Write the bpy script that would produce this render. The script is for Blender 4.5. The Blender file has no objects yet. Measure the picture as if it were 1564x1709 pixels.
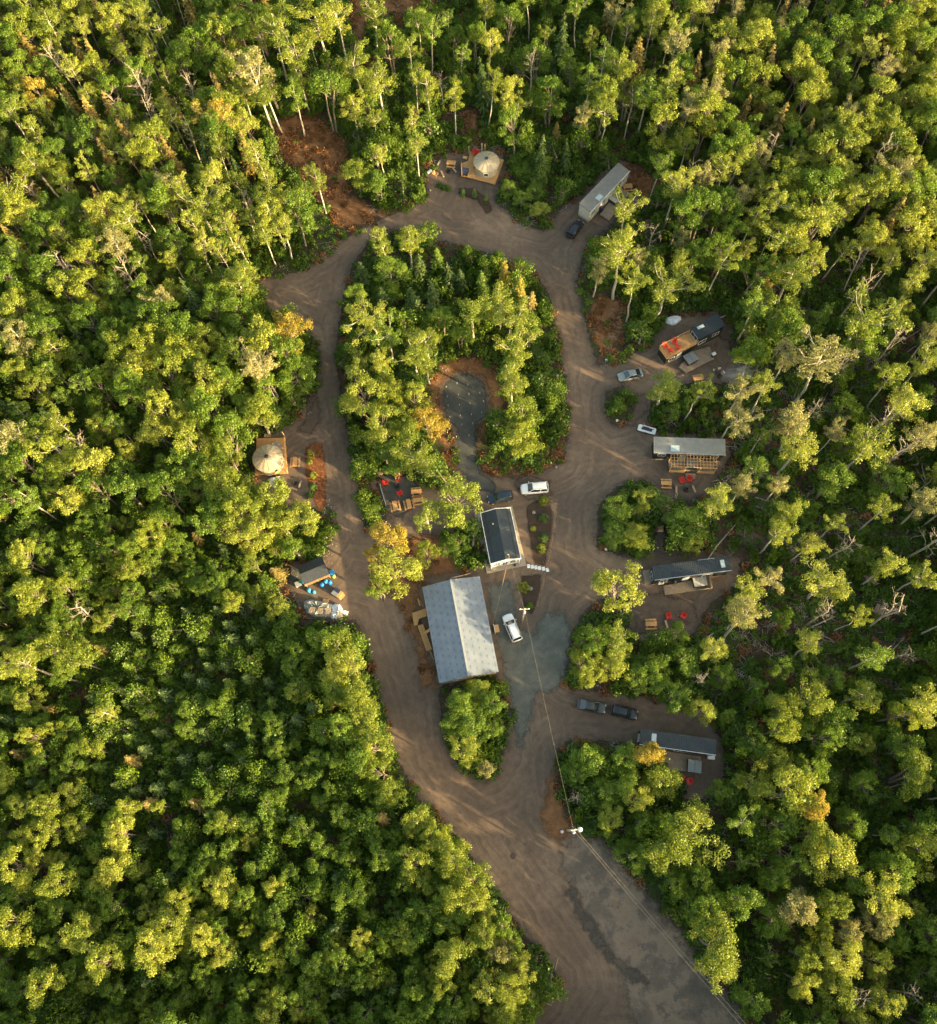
import bpy, math, random
import numpy as np
from mathutils import Vector, Matrix
R = math.radians
sc = bpy.context.scene
# ---------------------------------------------------------------- camera
FPX, HCAM, NADX, NADY = 1500.0, 145.0, 815.0, 1395.0      # focal length in photo pixels, drone height in metres, nadir point
_n = np.array([NADX - 782, -(NADY - 854.5), -FPX]); _n /= np.linalg.norm(_n)
_Z = -_n; _Y = np.array([0, 1, 0.]) - _Z[1] * _Z; _Y /= np.linalg.norm(_Y); _X = np.cross(_Y, _Z)
CM = np.array([_X, _Y, _Z])
cam = bpy.data.cameras.new("camera"); camo = bpy.data.objects.new("camera", cam); sc.collection.objects.link(camo)
camo.matrix_world = Matrix.Translation((0, 0, HCAM)) @ Matrix([list(r) for r in CM]).to_4x4()
cam.sensor_fit = 'HORIZONTAL'; cam.sensor_width = 36; cam.lens = 36 * FPX / 1564; cam.clip_end = 3000; cam.clip_start = 1
sc.camera = camo
# ---------------------------------------------------------------- sky, sun, exposure
SUN_EL = 13.0; SUN_DIR = Vector((0.885, -0.465, 0)).normalized()
w = bpy.data.worlds.new("World"); sc.world = w; w.use_nodes = True
nt = w.node_tree; bg = nt.nodes['Background']; sky = nt.nodes.new('ShaderNodeTexSky'); sky.sky_type = 'NISHITA'; sky.sun_disc = False
sky.sun_elevation = R(SUN_EL); sky.sun_rotation = math.atan2(SUN_DIR.x, SUN_DIR.y)
sky.air_density = 1.0; sky.dust_density = 3.0; sky.ozone_density = 0.6
_wm = nt.nodes.new('ShaderNodeMix'); _wm.data_type = 'RGBA'; _wm.blend_type = 'MULTIPLY'; _wm.inputs[0].default_value = 1; _wm.inputs[7].default_value = (1.06, 1.0, .80, 1)   # golden-hour haze warms the sky light
nt.links.new(sky.outputs[0], _wm.inputs[6]); nt.links.new(_wm.outputs[2], bg.inputs[0]); bg.inputs[1].default_value = 0.15
sl = bpy.data.lights.new("sun", 'SUN'); sl.energy = 4.5; sl.angle = R(0.5); sl.color = (1.0, 0.77, 0.41)
so = bpy.data.objects.new("sun", sl); sc.collection.objects.link(so)
sdir = Vector((SUN_DIR.x * math.cos(R(SUN_EL)), SUN_DIR.y * math.cos(R(SUN_EL)), math.sin(R(SUN_EL))))
so.rotation_euler = sdir.to_track_quat('Z', 'Y').to_euler(); so.location = (60, -40, 60)
sc.view_settings.view_transform = 'Standard'; sc.view_settings.look = 'None'; sc.view_settings.exposure = 2.2; sc.view_settings.gamma = 1.0
sc.render.engine = 'CYCLES'; sc.cycles.max_bounces = 6; sc.cycles.diffuse_bounces = 3; sc.cycles.transmission_bounces = 3; sc.cycles.volume_bounces = 0; sc.cycles.transparent_max_bounces = 12
# ---------------------------------------------------------------- measuring: pixel of the photograph -> point on the plane at height z
def G(px, py, z=0.0):
    d = CM @ np.array([px - 782, -(py - 854.5), -FPX]); t = (z - HCAM) / d[2]
    return np.array([d[0] * t, d[1] * t])
def P(x, y, z=0.0):
    c = np.array([np.asarray(x, float), np.asarray(y, float), np.asarray(z, float) - HCAM + 0 * np.asarray(x, float)])
    c = np.tensordot(CM.T, c, 1); return 782 + FPX * c[0] / -c[2], 854.5 - FPX * c[1] / -c[2]
def GP(pts, z=0.0): return [tuple(G(a, b, z)) for a, b in pts]
def sdist(X, Y, poly):                       # signed distance to a polygon, positive inside
    X = np.asarray(X, float); Y = np.asarray(Y, float); p = np.array(poly, float); q = np.roll(p, -1, 0)
    ins = np.zeros(X.shape, bool); dm = np.full(X.shape, 1e18)
    for (x0, y0), (x1, y1) in zip(p, q):
        ex, ey = x1 - x0, y1 - y0
        t = np.clip(((X - x0) * ex + (Y - y0) * ey) / (ex * ex + ey * ey + 1e-12), 0, 1)
        dm = np.minimum(dm, (X - x0 - t * ex) ** 2 + (Y - y0 - t * ey) ** 2)
        if y0 != y1:
            ins ^= ((y0 > Y) != (y1 > Y)) & (X < (x1 - x0) * (Y - y0) / (y1 - y0) + x0)
    return np.where(ins, 1, -1) * np.sqrt(dm)
# ---------------------------------------------------------------- mesh helpers
class MB:
    def __init__(s): s.v = []; s.f = []
    def add(s, v, f):
        o = len(s.v); s.v += [tuple(map(float, a)) for a in v]; s.f += [tuple(i + o for i in a) for a in f]; return s
    def box(s, x0, x1, y0, y1, z0, z1, M=None):
        v = [(x, y, z) for z in (z0, z1) for y in (y0, y1) for x in (x0, x1)]
        if M is not None: v = [tuple(M @ Vector(a)) for a in v]
        return s.add(v, [(0, 2, 3, 1), (4, 5, 7, 6), (0, 1, 5, 4), (2, 6, 7, 3), (0, 4, 6, 2), (1, 3, 7, 5)])
    def bar(s, a, b, w, h, up=(0, 0, 1)):    # box-section bar from a to b
        a = Vector(a); b = Vector(b); d = (b - a); L = d.length; d.normalize(); u = Vector(up)
        x = d.cross(u)
        if x.length < 1e-3: x = d.cross(Vector((1, 0, 0)))
        x.normalize(); u = x.cross(d)
        M = Matrix((x, d, u)).transposed().to_4x4(); M.translation = a
        return s.box(-w / 2, w / 2, 0, L, -h / 2, h / 2, M)
    def prism(s, poly, z0, z1):
        n = len(poly); v = [(x, y, z0) for x, y in poly] + [(x, y, z1) for x, y in poly]
        return s.add(v, [tuple(range(n))[::-1], tuple(range(n, 2 * n))] + [(i, (i + 1) % n, n + (i + 1) % n, n + i) for i in range(n)])
    def tube(s, pts, r, n=6, cap=True):
        pts = [Vector(p) for p in pts]; r = r if hasattr(r, '__len__') else [r] * len(pts); v = []; f = []
        for i, p in enumerate(pts):
            d = (pts[min(i + 1, len(pts) - 1)] - pts[max(i - 1, 0)]).normalized()
            x = d.cross(Vector((0, 0, 1)) if abs(d.z) < .95 else Vector((1, 0, 0))).normalized(); y = d.cross(x)
            v += [tuple(p + (x * math.cos(6.2832 * k / n) + y * math.sin(6.2832 * k / n)) * r[i]) for k in range(n)]
        for i in range(len(pts) - 1):
            for k in range(n): f.append((i * n + k, i * n + (k + 1) % n, (i + 1) * n + (k + 1) % n, (i + 1) * n + k))
        if cap: f += [tuple(range(n))[::-1], tuple(range((len(pts) - 1) * n, len(pts) * n))]
        return s.add(v, f)
    def lathe(s, prof, n=24, c=(0, 0), fac=None):
        v = []; f = []
        for r, z in prof: v += [(c[0] + r * math.cos(6.2832 * k / n), c[1] + r * math.sin(6.2832 * k / n), z) for k in range(n)]
        for i in range(len(prof) - 1):
            for k in range(n): f.append((i * n + k, i * n + (k + 1) % n, (i + 1) * n + (k + 1) % n, (i + 1) * n + k))
        return s.add(v, f)
    def loft(s, rings, close=True, caps=True):
        n = len(rings[0]); v = [p for r in rings for p in r]; f = []
        for i in range(len(rings) - 1):
            for k in range(n if close else n - 1): f.append((i * n + k, i * n + (k + 1) % n, (i + 1) * n + (k + 1) % n, (i + 1) * n + k))
        if caps: f += [tuple(range(n))[::-1], tuple(range((len(rings) - 1) * n, len(rings) * n))]
        return s.add(v, f)
def mesh(name, v, f, mats=(), mi=None, smooth=False, attrs=None):
    me = bpy.data.meshes.new(name); me.from_pydata([tuple(a) for a in v], [], [tuple(a) for a in f])
    for m in mats: me.materials.append(m)
    if mi is not None: me.polygons.foreach_set('material_index', np.asarray(mi, np.int32))
    if smooth: me.polygons.foreach_set('use_smooth', [True] * len(me.polygons))
    for k, a in (attrs or {}).items():
        at = me.attributes.new(k, 'FLOAT', 'POINT'); at.data.foreach_set('value', np.asarray(a, np.float32))
    me.update(); return me
def obj(name, mb, m, parent=None, smooth=False, bevel=0.0, loc=None):
    me = mesh(name, mb.v, mb.f, [m], smooth=smooth); o = bpy.data.objects.new(name, me); sc.collection.objects.link(o)
    if parent: o.parent = parent
    if loc is not None: o.location = loc
    if bevel:
        b = o.modifiers.new('bevel', 'BEVEL'); b.width = bevel; b.segments = 2; b.limit_method = 'ANGLE'
    return o
def tag(o, label=None, cat=None, group=None, kind=None):
    if label: o['label'] = label
    if cat: o['category'] = cat
    if group: o['group'] = group
    if kind: o['kind'] = kind
    return o
def thing(name, label, cat, loc=(0, 0), rz=0.0, group=None, z=0.0):
    o = bpy.data.objects.new(name, None); sc.collection.objects.link(o); o.location = (loc[0], loc[1], z); o.rotation_euler = (0, 0, rz)
    o.empty_display_size = 0.2; return tag(o, label, cat, group)
def kids(root):
    return list(root.children)
def dup(root, loc, rz, label=None, z=0.0, mats=None, scale=None):       # copy a thing with its parts and sub-parts
    r = root.copy(); sc.collection.objects.link(r); r.location = (loc[0], loc[1], z); r.rotation_euler = (0, 0, rz)
    if scale: r.scale = (scale,) * 3
    if label: r['label'] = label
    def rec(a, b):
        for ch in CH.get(a.name, []) or kids(a):
            c = ch.copy(); sc.collection.objects.link(c); c.parent = b; rec(ch, c)
    rec(root, r); return r
CH = {}
# ---------------------------------------------------------------- materials
def nd(nt, t, **k):
    n = nt.nodes.new(t)
    for a, b in k.items(): setattr(n, a, b)
    return n
def base_mat(name, rough=.8, metal=0.0):
    m = bpy.data.materials.new(name); m.use_nodes = True; b = m.node_tree.nodes['Principled BSDF']
    b.inputs['Roughness'].default_value = rough; b.inputs['Metallic'].default_value = metal; return m, m.node_tree, b
def noise(nt, co, scale, detail=4, rough=.6):
    n = nd(nt, 'ShaderNodeTexNoise'); n.inputs['Scale'].default_value = scale; n.inputs['Detail'].default_value = detail
    n.inputs['Roughness'].default_value = rough; nt.links.new(co, n.inputs['Vector']); return n.outputs['Fac']
def ramp(nt, fac, stops):
    r = nd(nt, 'ShaderNodeValToRGB'); e = r.color_ramp.elements
    while len(e) < len(stops): e.new(.5)
    for i, (p, c) in enumerate(stops): e[i].position = p; e[i].color = (*c, 1) if hasattr(c, '__len__') else (c, c, c, 1)
    nt.links.new(fac, r.inputs[0]); return r.outputs[0]
def mixc(nt, f, a, b, mode='MIX'):
    m = nd(nt, 'ShaderNodeMix', data_type='RGBA', blend_type=mode)
    for s, x in ((m.inputs[0], f), (m.inputs[6], a), (m.inputs[7], b)):
        if hasattr(x, 'is_linked'): nt.links.new(x, s)
        elif hasattr(x, '__len__'): s.default_value = (*x, 1)
        else: s.default_value = x
    return m.outputs[2]
def mth(nt, op, a, b=0.0, c=None):
    m = nd(nt, 'ShaderNodeMath', operation=op)
    for i, x in enumerate((a, b) if c is None else (a, b, c)):
        if hasattr(x, 'is_linked'): nt.links.new(x, m.inputs[i])
        else: m.inputs[i].default_value = x
    return m.outputs[0]
def wpos(nt): return nd(nt, 'ShaderNodeNewGeometry').outputs['Position']
def opos(nt): return nd(nt, 'ShaderNodeTexCoord').outputs['Object']
def bump(nt, b, h, st=.5, dist=.05):
    n = nd(nt, 'ShaderNodeBump'); n.inputs['Strength'].default_value = st; n.inputs['Distance'].default_value = dist
    nt.links.new(h, n.inputs['Height']); nt.links.new(n.outputs[0], b.inputs['Normal'])
def pmat(name, c1, c2=None, scale=3.0, rough=.8, metal=0.0, bmp=0.0, coat=0.0):
    m, nt, b = base_mat(name, rough, metal); c2 = c2 or tuple(x * .75 for x in c1)
    co = opos(nt); f = noise(nt, co, scale); col = ramp(nt, f, [(.3, c2), (.7, c1)]); nt.links.new(col, b.inputs['Base Color'])
    if bmp: bump(nt, b, noise(nt, co, scale * 6), bmp, .02)
    if coat: b.inputs['Coat Weight'].default_value = coat
    return m
def leafmat(name, dark, light, trans=.42, bright=1.0):
    m = bpy.data.materials.new(name); m.use_nodes = True; nt = m.node_tree; nt.nodes.clear(); out = nd(nt, 'ShaderNodeOutputMaterial')
    at = nd(nt, 'ShaderNodeAttribute', attribute_name='tone').outputs['Fac']; oi = nd(nt, 'ShaderNodeObjectInfo').outputs['Random']
    f = mth(nt, 'ADD', mth(nt, 'MULTIPLY', at, .6), mth(nt, 'MULTIPLY', oi, .55)); f = mth(nt, 'SUBTRACT', f, .08)
    col = ramp(nt, f, [(0, dark), (1, light)])
    d = nd(nt, 'ShaderNodeBsdfDiffuse'); t = nd(nt, 'ShaderNodeBsdfTranslucent'); g = nd(nt, 'ShaderNodeBsdfGlossy'); g.inputs['Roughness'].default_value = .45
    nt.links.new(col, d.inputs[0]); nt.links.new(mixc(nt, .5, col, (light[0] * 1.15, light[1] * 1.15, light[2] * .6)), t.inputs[0]); g.inputs[0].default_value = (.6, .6, .6, 1)
    mx = nd(nt, 'ShaderNodeMixShader'); mx.inputs[0].default_value = trans; nt.links.new(d.outputs[0], mx.inputs[1]); nt.links.new(t.outputs[0], mx.inputs[2])
    m2 = nd(nt, 'ShaderNodeMixShader'); m2.inputs[0].default_value = .03; nt.links.new(mx.outputs[0], m2.inputs[1]); nt.links.new(g.outputs[0], m2.inputs[2])
    nt.links.new(m2.outputs[0], out.inputs[0]); return m
LEAF = {
 'g': leafmat('green_leaves', (.065, .13, .012), (.18, .26, .024)),
 'y': leafmat('yellow_green_leaves', (.12, .18, .018), (.355, .37, .055)),
 'l': leafmat('lime_green_leaves', (.09, .148, .013), (.285, .315, .035)),
 'o': leafmat('golden_leaves', (.24, .185, .025), (.44, .34, .055)),
 'p': leafmat('pale_leaves', (.17, .19, .06), (.34, .31, .12)),
 'd': leafmat('dark_fir_needles', (.03, .065, .013), (.10, .14, .03), .15),
 't': leafmat('tan_spruce_needles', (.13, .105, .028), (.34, .25, .06), .15),
 'b': leafmat('undergrowth_leaves', (.035, .08, .010), (.13, .20, .022), .3),
 'r': leafmat('dry_bracken', (.10, .045, .018), (.26, .12, .045), .15),
 'e': leafmat('clipped_shrub_leaves', (.04, .09, .02), (.14, .22, .05), .25)}
BARK_P = pmat('pale_bark', (.50, .44, .35), (.29, .25, .19), 4, .85)
BARK_D = pmat('grey_bark', (.26, .21, .16), (.13, .10, .075), 4, .9)
BARK_W = pmat('weathered_dead_wood', (.38, .32, .25), (.22, .18, .135), 3, .85)
# the forest floor colour, shared by the ground and by the edges of every sheet laid on it
def floor_col(nt, co):
    a = noise(nt, co, .06, 3); b = noise(nt, co, .9, 5); c = noise(nt, co, 5, 3)
    col = ramp(nt, b, [(.3, (.028, .020, .013)), (.5, (.060, .040, .026)), (.7, (.10, .066, .042))])
    col = mixc(nt, ramp(nt, a, [(.45, 0.), (.62, 1.)]), col, ramp(nt, c, [(.3, (.022, .034, .010)), (.7, (.05, .062, .02))]))
    return mixc(nt, mth(nt, 'MULTIPLY', ramp(nt, c, [(.62, 0.), (.72, 1.)]), .6), col, (.20, .15, .105))
def sheet_mat(name, fn, soft=.5, jit=1.1, rough=.95):
    m, nt, b = base_mat(name, rough); co = wpos(nt); d = nd(nt, 'ShaderNodeAttribute', attribute_name='d').outputs['Fac']
    n = mth(nt, 'MULTIPLY', mth(nt, 'SUBTRACT', noise(nt, co, .8, 5), .5), jit * 2)
    k = nd(nt, 'ShaderNodeMapRange', interpolation_type='SMOOTHSTEP'); nt.links.new(mth(nt, 'ADD', d, n), k.inputs[0])
    k.inputs[1].default_value = -.1; k.inputs[2].default_value = soft + .2
    e = nd(nt, 'ShaderNodeMapRange', interpolation_type='SMOOTHSTEP'); nt.links.new(d, e.inputs[0]); e.inputs[1].default_value = -.9; e.inputs[2].default_value = -.3
    nt.links.new(fn(nt, co, d), b.inputs['Base Color']); nt.links.new(mth(nt, 'MULTIPLY', k.outputs[0], e.outputs[0]), b.inputs['Alpha'])
    bump(nt, b, noise(nt, co, 7, 4), .5, .05); b.inputs['Specular IOR Level'].default_value = .2
    return m
def road_fn(nt, co, d):
    a = noise(nt, co, .07, 4, .65); b = noise(nt, co, 1.1, 6, .7); c = noise(nt, co, 9, 3); wv = noise(nt, co, .16, 2)
    col = ramp(nt, a, [(.30, (.088, .067, .052)), (.5, (.142, .100, .072)), (.68, (.215, .150, .103))])
    dd = mth(nt, 'ADD', d, mth(nt, 'MULTIPLY', wv, 3.2))
    tr = None
    for f, ph, am in ((3.9, 0, .6), (6.3, 1.3, .45), (11.7, .4, .3)):       # wheel tracks run along the road edges
        s_ = mth(nt, 'MULTIPLY', mth(nt, 'SINE', mth(nt, 'ADD', mth(nt, 'MULTIPLY', dd, f), ph)), am); tr = s_ if tr is None else mth(nt, 'ADD', tr, s_)
    msk = ramp(nt, noise(nt, co, .22, 3), [(.38, .15), (.62, 1.0)])
    v = mth(nt, 'ADD', .5, mth(nt, 'MULTIPLY', mth(nt, 'MULTIPLY', tr, msk), .16)); v = mth(nt, 'ADD', v, mth(nt, 'MULTIPLY', mth(nt, 'SUBTRACT', b, .5), .75)); v = mth(nt, 'ADD', v, mth(nt, 'MULTIPLY', mth(nt, 'SUBTRACT', c, .5), .8))
    col = mixc(nt, 1.0, col, ramp(nt, v, [(.05, .50), (.95, 1.45)]), 'MULTIPLY')
    col = mixc(nt, mth(nt, 'MULTIPLY', ramp(nt, noise(nt, co, .5, 5, .75), [(.60, 0.), (.66, 1.)]), .45), col, (.06, .055, .05))
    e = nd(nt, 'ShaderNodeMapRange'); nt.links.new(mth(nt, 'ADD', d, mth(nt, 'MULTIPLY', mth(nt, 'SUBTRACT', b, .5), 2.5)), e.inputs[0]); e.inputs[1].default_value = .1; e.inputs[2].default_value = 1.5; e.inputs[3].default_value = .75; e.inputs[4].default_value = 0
    return mixc(nt, e.outputs[0], col, (.055, .047, .040))  # dark rim along the edges paints ditch shadow into the road colour
def patch_fn(stops, sc1=1.0, sc2=7):
    def fn(nt, co, d):
        a = noise(nt, co, sc1, 5, .7); c = noise(nt, co, sc2, 3)
        f = mth(nt, 'ADD', mth(nt, 'MULTIPLY', a, .65), mth(nt, 'MULTIPLY', c, .35)); return ramp(nt, f, stops)
    return fn
def lot_fn(nt, co, d):
    a = noise(nt, co, .13, 5, .7); b = noise(nt, co, .5, 6, .75); c = noise(nt, co, 8, 3)
    col = ramp(nt, a, [(.36, (.092, .076, .063)), (.48, (.138, .108, .084)), (.54, (.20, .152, .112)), (.66, (.165, .118, .083))])
    col = mixc(nt, ramp(nt, b, [(.56, 0.), (.60, .75)]), col, (.085, .078, .07))
    return mixc(nt, 1.0, col, ramp(nt, c, [(.2, .75), (.8, 1.25)]), 'MULTIPLY')
M_GROUND, _nt, _b = base_mat('forest_floor', .95); _c = wpos(_nt)
_nt.links.new(floor_col(_nt, _c), _b.inputs['Base Color']); bump(_nt, _b, noise(_nt, _c, 3, 5), .8, .12); _b.inputs['Specular IOR Level'].default_value = .15
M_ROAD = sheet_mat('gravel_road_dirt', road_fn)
M_LOT = sheet_mat('worn_asphalt', lot_fn, 1.6, 2.2)
M_GREEN = sheet_mat('grey_green_gravel', patch_fn([(.3, (.064, .070, .062)), (.5, (.104, .108, .094)), (.7, (.185, .17, .138))], .45), 1.1, 1.5)
M_DARKG = sheet_mat('dark_crushed_stone', patch_fn([(.3, (.040, .044, .044)), (.5, (.062, .065, .060)), (.7, (.12, .105, .085))], .5), .7, .9)
M_RED = sheet_mat('red_brown_needle_litter', patch_fn([(.3, (.085, .043, .022)), (.5, (.18, .088, .040)), (.7, (.31, .155, .07))], .6), 1.2, 1.6)
M_MULCH = sheet_mat('orange_bark_mulch', patch_fn([(.36, (.045, .020, .010)), (.5, (.15, .055, .022)), (.64, (.32, .13, .05))], 2.2, 11), .4, .6)
M_SOIL = sheet_mat('dark_garden_soil', patch_fn([(.3, (.032, .022, .015)), (.6, (.062, .042, .029)), (.75, (.12, .08, .055))], 1.2), .3, .35)
M_TANP = sheet_mat('tan_packed_gravel', patch_fn([(.3, (.13, .088, .062)), (.6, (.20, .135, .09)), (.75, (.27, .18, .12))], 1.2), .2, .3)
M_DIRT = sheet_mat('brown_trodden_dirt', patch_fn([(.3, (.060, .044, .034)), (.5, (.10, .072, .054)), (.7, (.17, .115, .08))], .7), .8, 1.0)
# ---------------------------------------------------------------- the ground and everything laid on it (outlines measured on the photograph)
OUTER = [(862,1715),(900,1670),(928,1632),(895,1595),(850,1530),(800,1455),(745,1385),(700,1340),(668,1290),(645,1225),(630,1165),(608,1090),(592,1040),(560,1045),(505,1035),(480,985),(478,935),(535,925),(555,890),(548,850),(480,850),(440,830),(415,800),(418,735),(440,722),(480,705),(505,680),(525,640),(528,600),(515,560),(480,535),(445,525),(425,490),(425,465),(450,458),(500,450),(535,425),(565,400),(620,370),(680,345),(710,325),(708,300),(715,275),(745,255),(780,240),(800,235),(845,255),(848,290),(835,305),(830,335),(870,370),(905,382),(935,345),(960,325),(1000,285),(1030,262),(1070,275),(1095,295),(1085,335),(1040,355),(1015,385),(985,405),(975,430),(965,470),(978,520),(988,570),(1000,605),(1040,600),(1080,570),(1100,545),(1115,525),(1150,520),(1200,515),(1225,540),(1220,580),(1245,600),(1225,640),(1150,645),(1095,655),(1085,700),(1100,720),(1210,722),(1225,760),(1200,800),(1185,835),(1112,845),(1112,915),(1180,915),(1240,930),(1235,975),(1190,1010),(1165,1055),(1150,1068),(1060,1072),(1045,1040),(1040,1000),(1000,1005),(972,1030),(957,1060),(950,1100),(945,1140),(1000,1150),(1060,1152),(1130,1170),(1190,1200),(1212,1240),(1215,1290),(1200,1335),(1150,1345),(1130,1330),(1125,1290),(1090,1270),(1060,1250),(1010,1242),(950,1240),(933,1255),(935,1330),(960,1375),(1010,1398),(1060,1460),(1120,1530),(1190,1620),(1270,1715),(1270,1800),(862,1800)]
V_A = [(650,384),(690,383),(722,402),(770,412),(830,430),(885,452),(912,490),(930,560),(940,640),(945,720),(936,768),(900,785),(860,795),(825,792),(797,770),(795,715),(832,690),(838,650),(820,625),(775,590),(735,610),(722,650),(735,700),(755,725),(758,790),(735,815),(700,800),(690,790),(640,788),(625,800),(640,860),(612,885),(602,820),(590,750),(575,680),(565,600),(570,540),(580,470),(600,430),(625,400)]
V_6 = [(1003,845),(1030,818),(1075,802),(1098,825),(1093,845),(1090,915),(1040,925),(1000,910)]
V_4 = [(1015,655),(1040,648),(1057,662),(1050,698),(1028,708),(1014,690)]
V_10 = [(737,1150),(760,1148),(825,1130),(845,1175),(842,1240),(822,1290),(802,1296),(765,1270),(742,1220)]
V_11 = [(735,890),(785,872),(800,915),(800,955),(760,945),(735,925)]
V_B = [(640,915),(690,890),(735,890),(800,950),(705,972),(700,1020),(735,1150),(700,1155),(690,1080),(655,1000),(615,990),(612,940)]
VEG = [V_A, V_6, V_4, V_10, V_11]
gm = MB().box(-700, 700, -600, 800, -1, 0); tag(obj('ground', gm, M_GROUND), kind='structure')
SHEETS = {}
def sheet(name, poly, m, z, cell=.4, grow=.95, holes=()):
    W = [G(a, b) for a, b in poly]; xs = [p[0] for p in W]; ys = [p[1] for p in W]
    gx = np.arange(min(xs) - 1, max(xs) + 1.01, cell); gy = np.arange(min(ys) - 1, max(ys) + 1.01, cell); X, Y = np.meshgrid(gx, gy)
    D = sdist(X, Y, W)
    for h in holes: D = np.minimum(D, -sdist(X, Y, [G(a, b) for a, b in h]))
    ok = D > -grow; cellok = ok[:-1, :-1] & ok[1:, :-1] & ok[:-1, 1:] & ok[1:, 1:]; nx = len(gx)
    jj, ii = np.nonzero(cellok); a = jj * nx + ii; F = np.stack([a, a + 1, a + 1 + nx, a + nx], 1); u, inv = np.unique(F, return_inverse=True)
    V = np.stack([X.ravel()[u], Y.ravel()[u], np.full(len(u), z)], 1)
    me = mesh(name, V.tolist(), inv.reshape(-1, 4).tolist(), [m], attrs={'d': D.ravel()[u]}); o = bpy.data.objects.new(name, me); sc.collection.objects.link(o)
    return tag(o, kind='structure')
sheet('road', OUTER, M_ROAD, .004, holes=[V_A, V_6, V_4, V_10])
sheet('parking_lot', [(962,1380),(1012,1400),(1062,1462),(1120,1530),(1190,1620),(1275,1720),(1275,1800),(1060,1800),(1050,1709),(1030,1640),(985,1560),(950,1490),(928,1440),(925,1410)], M_LOT, .008)
sheet('parking_lot_stain', [(938,1492),(950,1468),(968,1484),(974,1518),(998,1535),(1012,1568),(1036,1598),(1078,1622),(1090,1650),(1055,1645),(1020,1612),(990,1575),(965,1545),(955,1510)], sheet_mat('damp_asphalt', patch_fn([(.3, (.055, .050, .044)), (.6, (.085, .072, .06))], .8), .8, 1.3), .010)
sheet('road_shoulder', [(933,1250),(908,1310),(896,1365),(914,1402),(940,1412),(962,1385),(938,1330)], M_RED, .012)
sheet('gravel_yard', [(808,975),(850,962),(866,1000),(868,1040),(888,1052),(905,1022),(930,1016),(957,1030),(955,1085),(943,1145),(925,1160),(900,1162),(890,1200),(878,1252),(860,1252),(850,1190),(842,1140),(826,1080),(812,1020)], M_GREEN, .008)
KEY = [(740,640),(755,625),(780,620),(805,630),(815,655),(818,690),(798,712),(797,765),(808,790),(835,812),(825,825),(795,822),(772,800),(760,780),(760,715),(745,705),(735,670)]
sheet('gravel_clearing', KEY, M_DARKG, .012)
sheet('patio_ground', [(634,795),(650,787),(690,792),(705,815),(690,850),(668,868),(655,862),(640,832)], M_DARKG, .012)
E1 = [(445,215),(490,188),(545,200),(578,230),(585,290),(575,320),(640,350),(612,378),(560,385),(540,345),(495,300),(460,255)]
E0 = [(575,-30),(735,-30),(725,14),(640,30),(612,60),(600,95),(588,80)]
E2 = [(700,650),(718,612),(755,592),(800,592),(832,615),(850,650),(845,690),(815,705),(805,760),(835,790),(875,782),(905,770),(945,720),(945,770),(905,790),(830,800),(800,790),(795,712),(815,690),(812,650),(800,630),(778,622),(752,628),(738,645),(738,675),(752,715),(762,760),(762,790),(742,800),(735,745),(715,690)]
E3 = [(982,505),(1000,488),(1040,498),(1048,545),(1025,592),(1002,600),(988,565)]
E7 = [(1045,275),(1100,295),(1090,345),(1062,335)]
E8 = [(775,185),(800,185),(805,235),(790,250),(775,235)]
E9 = [(612,800),(632,795),(640,840),(650,870),(625,885),(612,870)]
for i, (e, mm) in enumerate([(E0, M_RED), (E1, M_RED), (E2, M_RED), (E3, M_RED), (E7, M_RED), (E8, M_RED), (V_B, M_RED), ([(1060,655),(1090,652),(1082,690),(1055,718),(1042,712)], M_DIRT),
        ([(505,700),(530,640),(540,700),(520,730),(490,720)], M_DIRT), ([(1045,985),(1100,985),(1160,1000),(1170,1040),(1060,1065)], M_DIRT), ([(1205,810),(1300,800),(1330,900),(1290,930),(1230,910)], M_DIRT),
        ([(1180,525),(1235,540),(1225,580),(1190,560)], M_DIRT), ([(855,795),(885,790),(920,800),(925,830),(880,840),(856,815)], M_DIRT), (E9, M_DIRT)]):
    sheet('bare_earth', e, mm, .016)
sheet('mulch_bed', [(508,748),(524,735),(540,740),(546,790),(545,845),(532,858),(522,835),(508,790)], M_MULCH, .020)
GB = [(877,845),(890,836),(908,832),(921,840),(923,870),(920,900),(914,925),(911,946),(890,941),(884,905),(879,870)]
sheet('garden_bed', GB, M_SOIL, .020)
sheet('garden_bed', [(868,960),(905,957),(903,985),(896,1015),(885,1030),(872,1010)], M_SOIL, .020)
sheet('garden_path', [(914,836),(930,838),(932,856),(928,890),(920,930),(914,960),(904,1000),(898,1020),(891,1018),(900,985),(908,950),(914,925),(920,890),(923,860)], M_TANP, .024)
sheet('garden_bed', [(762,312),(790,314),(815,330),(824,350),(812,360),(795,335),(765,325)], M_SOIL, .020)
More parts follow.
